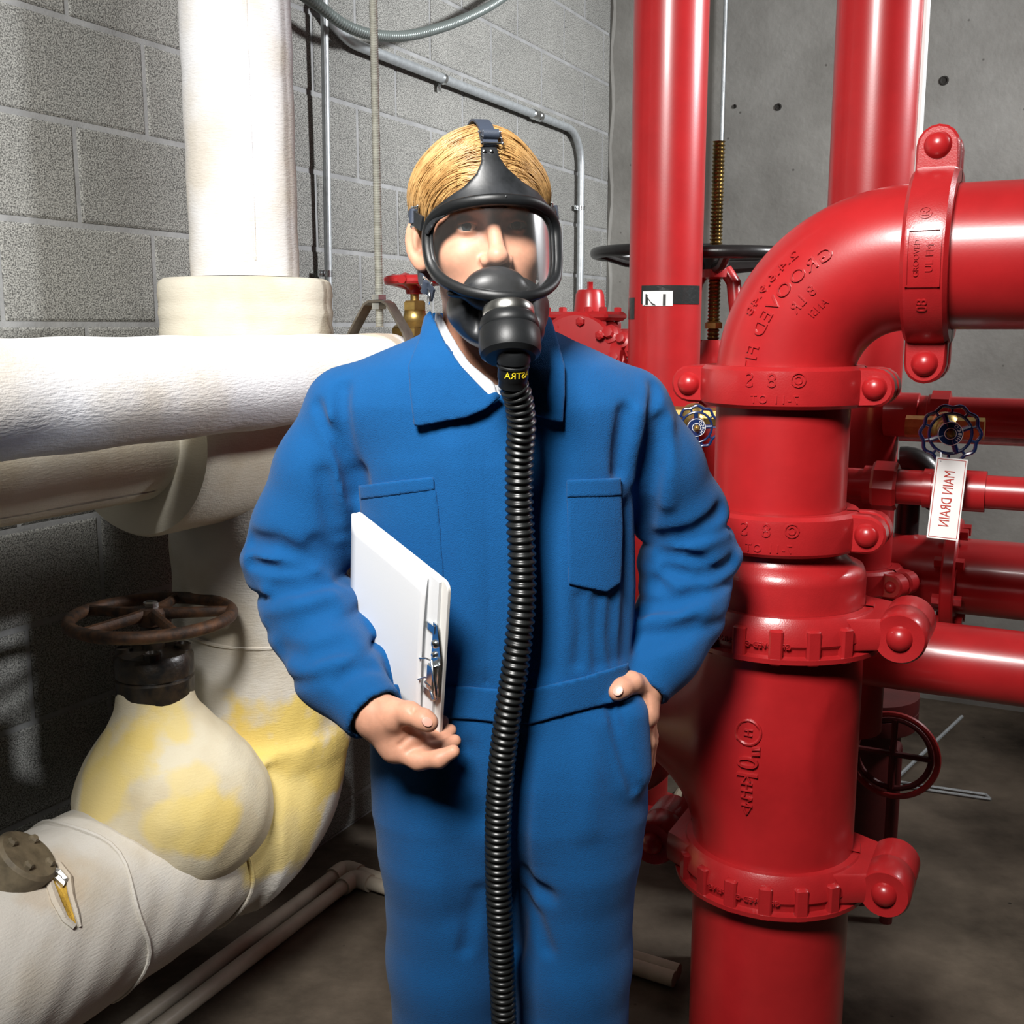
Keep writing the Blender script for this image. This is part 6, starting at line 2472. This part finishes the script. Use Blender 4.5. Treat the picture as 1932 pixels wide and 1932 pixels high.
aH = cam_ang(FCn)
lettering('cuff_lettering', 'ASTRA', 0.0115, wrap_fn(FCn, 0.0188, aH - 0.35, LC * 0.86, rot=math.pi), YELLOWINK, cf, 0.0006)
hp3b = [h0 + cax * LC * 0.45] + hp3[1:]
hpts = resample(catmull(hp3b, 30), 0.00164)
prof6 = [0.0150, 0.0152, 0.0168, 0.0186, 0.0186, 0.0168]
mb = MB()
mb.tube(hpts, [prof6[i % 6] for i in range(len(hpts))], 28)
mb.build('corrugated_hose', HOSE, resp, smooth=70)
# oral-nasal cup seen through the visor
def nose_cup(x, y, z):
    u, f, w = head_loc(x, y, z)
    cc = HMI @ on_visor(938, 546, -0.014)
    d = ell(u, f, w, (cc.x, cc.y - 0.012, cc.z), (0.0405, 0.022, 0.0285))
    d = smin(d, ell(u, f, w, (cc.x - 0.002, cc.y - 0.022, cc.z - 0.002), (0.058, 0.018, 0.010)), 0.008)
    return np.maximum(d, -(f - (0.060)))


sdf_obj('nose_cup', nose_cup, (HC.x - 0.11, HC.y - 0.19, HC.z - 0.13), (HC.x + 0.13, HC.y + 0.0, HC.z - 0.02), 0.0026, RUBBERS, resp)
nq = on_visor(944, 522, -0.008)
NM = frame(nq, hfw, (HM.to_3x3() @ Vector((1, 0, 0))))
lettering('cup_lettering', 'MEDIUM', 0.0085, lambda x, y, z: NM @ Vector((x, y, z - 0.004 - 6 * x * x)), mat('grey_rubber_relief', (0.05, 0.052, 0.055), rough=0.5), resp, 0.003)

# straps and buckles
def band(name, pts, nrm, w, th, material, parent):
    """flat webbing along pts; nrm = outward normals"""
    mb = MB()
    vs, fs = [], []
    L = len(pts)
    for i in range(L):
        T = (pts[min(i + 1, L - 1)] - pts[max(i - 1, 0)]).normalized()
        nn = (nrm[i] - T * nrm[i].dot(T)).normalized()
        s = T.cross(nn)
        for a, b in ((-1, 0), (1, 0), (1, 1), (-1, 1)):
            vs.append(pts[i] + s * (a * w / 2) + nn * (b * th))
    for i in range(L - 1):
        for k in range(4):
            q = (k + 1) % 4
            fs.append((i * 4 + k, i * 4 + q, (i + 1) * 4 + q, (i + 1) * 4 + k))
    fs.append((0, 1, 2, 3)); fs.append(tuple((L - 1) * 4 + k for k in range(4)))
    mb.add(vs, fs)
    return mb.build(name, material, parent, smooth=30)


def hl(u, f, w):
    return HM @ Vector((u, f, w))


def hdir(u, f, w):
    return (HM.to_3x3() @ Vector((u, f, w))).normalized()


def on_scalp(d, off):                       # point on the hair ellipsoid in local direction d
    d = Vector(d); E_ = (0.0870, 0.1100, 0.0970)
    k = 1 / math.sqrt(sum((d[i] / E_[i]) ** 2 for i in range(3)))
    n_ = Vector((d.x / E_[0] ** 2, d.y / E_[1] ** 2, d.z / E_[2] ** 2)).normalized()
    q = CE + d * k + n_ * off
    return HM @ q, (HM.to_3x3() @ n_).normalized()


BANG = min(range(20, 90), key=lambda a: abs(to_px(*[float(q_) for q_ in on_scalp((0.03, math.cos(math.radians(a)), math.sin(math.radians(a))), 0.006)[0]])[1] - 262))
top = [on_scalp((0.03, math.cos(a), math.sin(a)), 0.004) for a in np.linspace(math.radians(BANG - 6), math.radians(170), 18)]
band('top_strap', [p for p, n_ in top], [n_ for p, n_ in top], 0.019, 0.003, WEB, resp)
mb = MB()
pc, ncb = on_scalp((0.04, math.cos(math.radians(BANG)), math.sin(math.radians(BANG))), 0.008)
Fb = frame(pc, ncb, (HM.to_3x3() @ Vector((1, 0, 0))))
tt = 0.0015


def buckle(F, w, h, name='buckle'):
    mb = MB()
    c = [(-w / 2, -h / 2, 0), (w / 2, -h / 2, 0), (w / 2, h / 2, 0), (-w / 2, h / 2, 0)]
    P_ = [F @ Vector(q) for q in c]
    for i in range(4):
        mb.tube([P_[i], P_[(i + 1) % 4]], 0.0014, 8)
        mb.sphere(P_[i], 0.0021, n=10)
    mb.tube([F @ Vector((-w / 2, 0, 0.001)), F @ Vector((w / 2, 0, 0.001))], 0.0013, 8)
    return mb.build(name, ZINC, resp)


buckle(Fb, 0.026, 0.022)
mb = MB()
mb.tube([Fb @ Vector((-0.010, 0.004, 0.002)), Fb @ Vector((0.010, 0.004, 0.002))], 0.0062, 14)
mb.build('strap_roll', WEB, resp)
for sx in (-0.0045, 0.0045):
    mb = MB()
    q = Vector(cast(apron_field, 920 + sx * 1500, 286, 0.006))
    mb.lathe(frame(q, Vector((0, 0, CAMZ + 0.2)) - q, Z3), [(0, -0.003), (0.0030, -0.003), (0.0030, 0.0008), (0.0018, 0.0018), (0, 0.002)], 12)
    mb.build('rivet', ZINC, resp)
# temple straps both sides and neck straps
for s in (-1, 1):
    pts_, nr_ = [], []
    for (f_, w_) in ((0.055, 0.012), (0.030, 0.018), (0.005, 0.026), (-0.03, 0.034), (-0.07, 0.036), (-0.10, 0.034)):
        uu = s * 0.0905 * math.sqrt(max(0.05, 1 - ((f_ + 0.012) / 0.112) ** 2))
        pts_.append(hl(uu, f_, w_)); nr_.append(hdir(s, f_ * 2.0, 0.1))
    band('temple_strap', pts_[2:], nr_[2:], 0.019, 0.003, WEB, resp)
    mb = MB()
    c_ = hl(s * 0.0905, 0.030, 0.018)
    Fk = frame(c_, hdir(s, 0.25, 0.1), Z3)
    buckle(Fk, 0.024, 0.020)
    mb = MB()
    mb.tube([Fk @ Vector((-0.009, -0.002, 0.002)), Fk @ Vector((0.009, -0.002, 0.002))], 0.0055, 12)
    mb.build('strap_roll', WEB, resp)
    band('strap_tab', [hl(s * 0.083, 0.062, 0.006), hl(s * 0.088, 0.046, 0.012), hl(s * 0.0900, 0.032, 0.017)], [hdir(s, 0.6, 0), hdir(s, 0.4, 0), hdir(s, 0.3, 0)], 0.018, 0.0035, RUBBERS, resp)
    band('neck_strap', [hl(s * 0.071, 0.030, -0.082), hl(s * 0.075, 0.012, -0.070), hl(s * 0.080, -0.02, -0.058), hl(s * 0.078, -0.06, -0.052), hl(s * 0.045, -0.098, -0.05), hl(0, -0.108, -0.05)], [hdir(s, 0.4, 0), hdir(s, 0.3, 0), hdir(s, 0, 0), hdir(s, -0.4, 0), hdir(s, -1.0, 0), hdir(0, -1, 0)], 0.017, 0.003, WEB, resp)
    Fk = frame(hl(s * 0.0775, 0.012, -0.070), hdir(s, 0.4, 0), hdir(0, 1, -0.4))
    buckle(Fk, 0.022, 0.018)
    mb = MB()
    mb.tube([Fk @ Vector((0.0, -0.008, 0.002)), Fk @ Vector((0.0, 0.008, 0.002))], 0.0052, 12)
    mb.build('strap_roll', WEB, resp)
    mb = MB()
    rc_ = hl(s * 0.0770, 0.022, -0.083)
    mb.tube([rc_ + (hdir(0, 1, 0) * math.cos(t) + Z3 * math.sin(t)) * 0.009 for t in np.linspace(0, 2 * math.pi, 25)[:-1]], 0.0011, 6, closed=True)
    mb.build('strap_ring', ZINC, resp)

# ================================================================== CLIPBOARD
cA_ = PY(846, 1103, 1.335)
cC_ = PY(668, 962, 1.495)
cB_ = PY(841, 1419, 1.400)
xl = (cC_ - cA_); Lx = xl.length; xl.normalize()
ys = (cB_ - cA_); ys = ys - xl * ys.dot(xl) * 0.75; Ls = ys.length; ys.normalize()
zn = xl.cross(ys); zn.normalize()
if zn.y > 0:
    zn = -zn
CBM = Matrix((xl, ys, zn)).transposed().to_4x4(); CBM.translation = cA_
cbd = thing('clipboard', 'white clipboard with paper stack and metal clip held against the body', 'clipboard', tuple(cA_))


def rrect(x0, x1, y0, y1, r, n=5):
    out = []
    for cx, cy, a in ((x1 - r, y0 + r, -90), (x1 - r, y1 - r, 0), (x0 + r, y1 - r, 90), (x0 + r, y0 + r, 180)):
        for i in range(n + 1):
            t = math.radians(a + 90 * i / n)
            out.append((cx + r * math.cos(t), cy + r * math.sin(t)))
    return out


mb = MB()
mb.prism(CBM, rrect(0, Lx, 0, Ls, 0.012), -0.0050, 0.0, 0.0006)
mb.build('board', BOARD, cbd, smooth=30)
mb = MB()
mb.prism(CBM, rrect(0.0135, Lx - 0.002, 0.003, Ls - 0.006, 0.001), 0.0003, 0.0042)
mb.build('paper_stack', PAPER, cbd, smooth=0)
mb = MB()                                             # top sheets, lifted along the clip edge
pts = []
n_ = 14
vs, fs = [], []
for i in range(n_ + 1):
    x = 0.034 + (Lx - 0.036) * i / n_
    for j in range(9):
        y = 0.004 + (Ls - 0.012) * j / 8
        lift = 0.0046 + 0.0065 * math.exp(-((x - 0.034) / 0.05)) * (0.5 + 0.5 * math.sin(math.pi * min(1, j / 8 * 1.1)))
        vs.append(CBM @ Vector((x, y, lift)))
for i in range(n_):
    for j in range(8):
        fs.append((i * 9 + j, (i + 1) * 9 + j, (i + 1) * 9 + j + 1, i * 9 + j + 1))
mb.add(vs, fs)
ts = mb.build('top_sheet', PAPER, cbd, smooth=180)
so = ts.modifiers.new('thickness', 'SOLIDIFY'); so.thickness = 0.0012; so.offset = 0
# the clip mechanism on the near edge
yk = Ls * 0.49
mb = MB()
mb.prism(CBM, [(-0.001, yk + 0.046), (-0.001, yk - 0.016), (0.010, yk - 0.060), (0.0185, yk - 0.060), (0.0185, yk + 0.052), (0.009, yk + 0.060)], 0.0045, 0.0066)
clip = mb.build('clip_plate', ZINC, cbd, smooth=20)
for yy in (yk - 0.050, yk + 0.052):
    mb = MB()
    mb.prism(CBM, [(0.014, yy - 0.006), (0.032, yy - 0.004), (0.036, yy), (0.032, yy + 0.005), (0.014, yy + 0.006)], 0.0055, 0.0075)
    mb.build('clip_prong', ZINC, clip, smooth=20)
for yy, r_ in ((yk - 0.030, 0.006), (yk - 0.014, 0.0045), (yk + 0.040, 0.005)):
    mb = MB()
    mb.lathe(CBM @ Matrix.Translation((0.012, yy, 0.006)), [(0, 0), (r_, 0), (r_ * 0.9, 0.003), (r_ * 0.5, 0.0048), (0, 0.005)], 14)
    mb.build('rivet', ZINC, clip)
for (y0, y1) in ((yk - 0.008, yk + 0.004), (yk + 0.022, yk + 0.038)):
    mb = MB()
    mb.tube([CBM @ Vector(q) for q in ((0.008, y0, 0.012), (0.020, y0 + 0.002, 0.014), (0.036, y1, 0.013), (0.038, y1 + 0.004, 0.007))], 0.0011, 8)
    mb.build('clip_wire', ZINC, clip)
mb = MB()
mb.tube(catmull([CBM @ Vector(q) for q in ((0.010, yk - 0.008, 0.012), (-0.001, yk + 0.002, 0.017), (-0.012, yk + 0.020, 0.020), (-0.014, yk + 0.032, 0.020), (-0.007, yk + 0.040, 0.018), (0.006, yk + 0.036, 0.014))], 6), 0.0019, 8)
mb.build('lever_loop', ZINC, clip)
mb = MB()
mb.prism(CBM, rrect(0.001, 0.014, yk - 0.004, yk + 0.036, 0.003), 0.006, 0.0165, 0.002)
mb.build('clip_arch', ZINC, clip, smooth=20)
mb = MB()
mb.tube([CBM @ Vector((0.002, yk + 0.028, 0.014)), CBM @ Vector((0.016, yk + 0.028, 0.014))], 0.0036, 12)
mb.build('hinge_barrel', ZINC, clip)
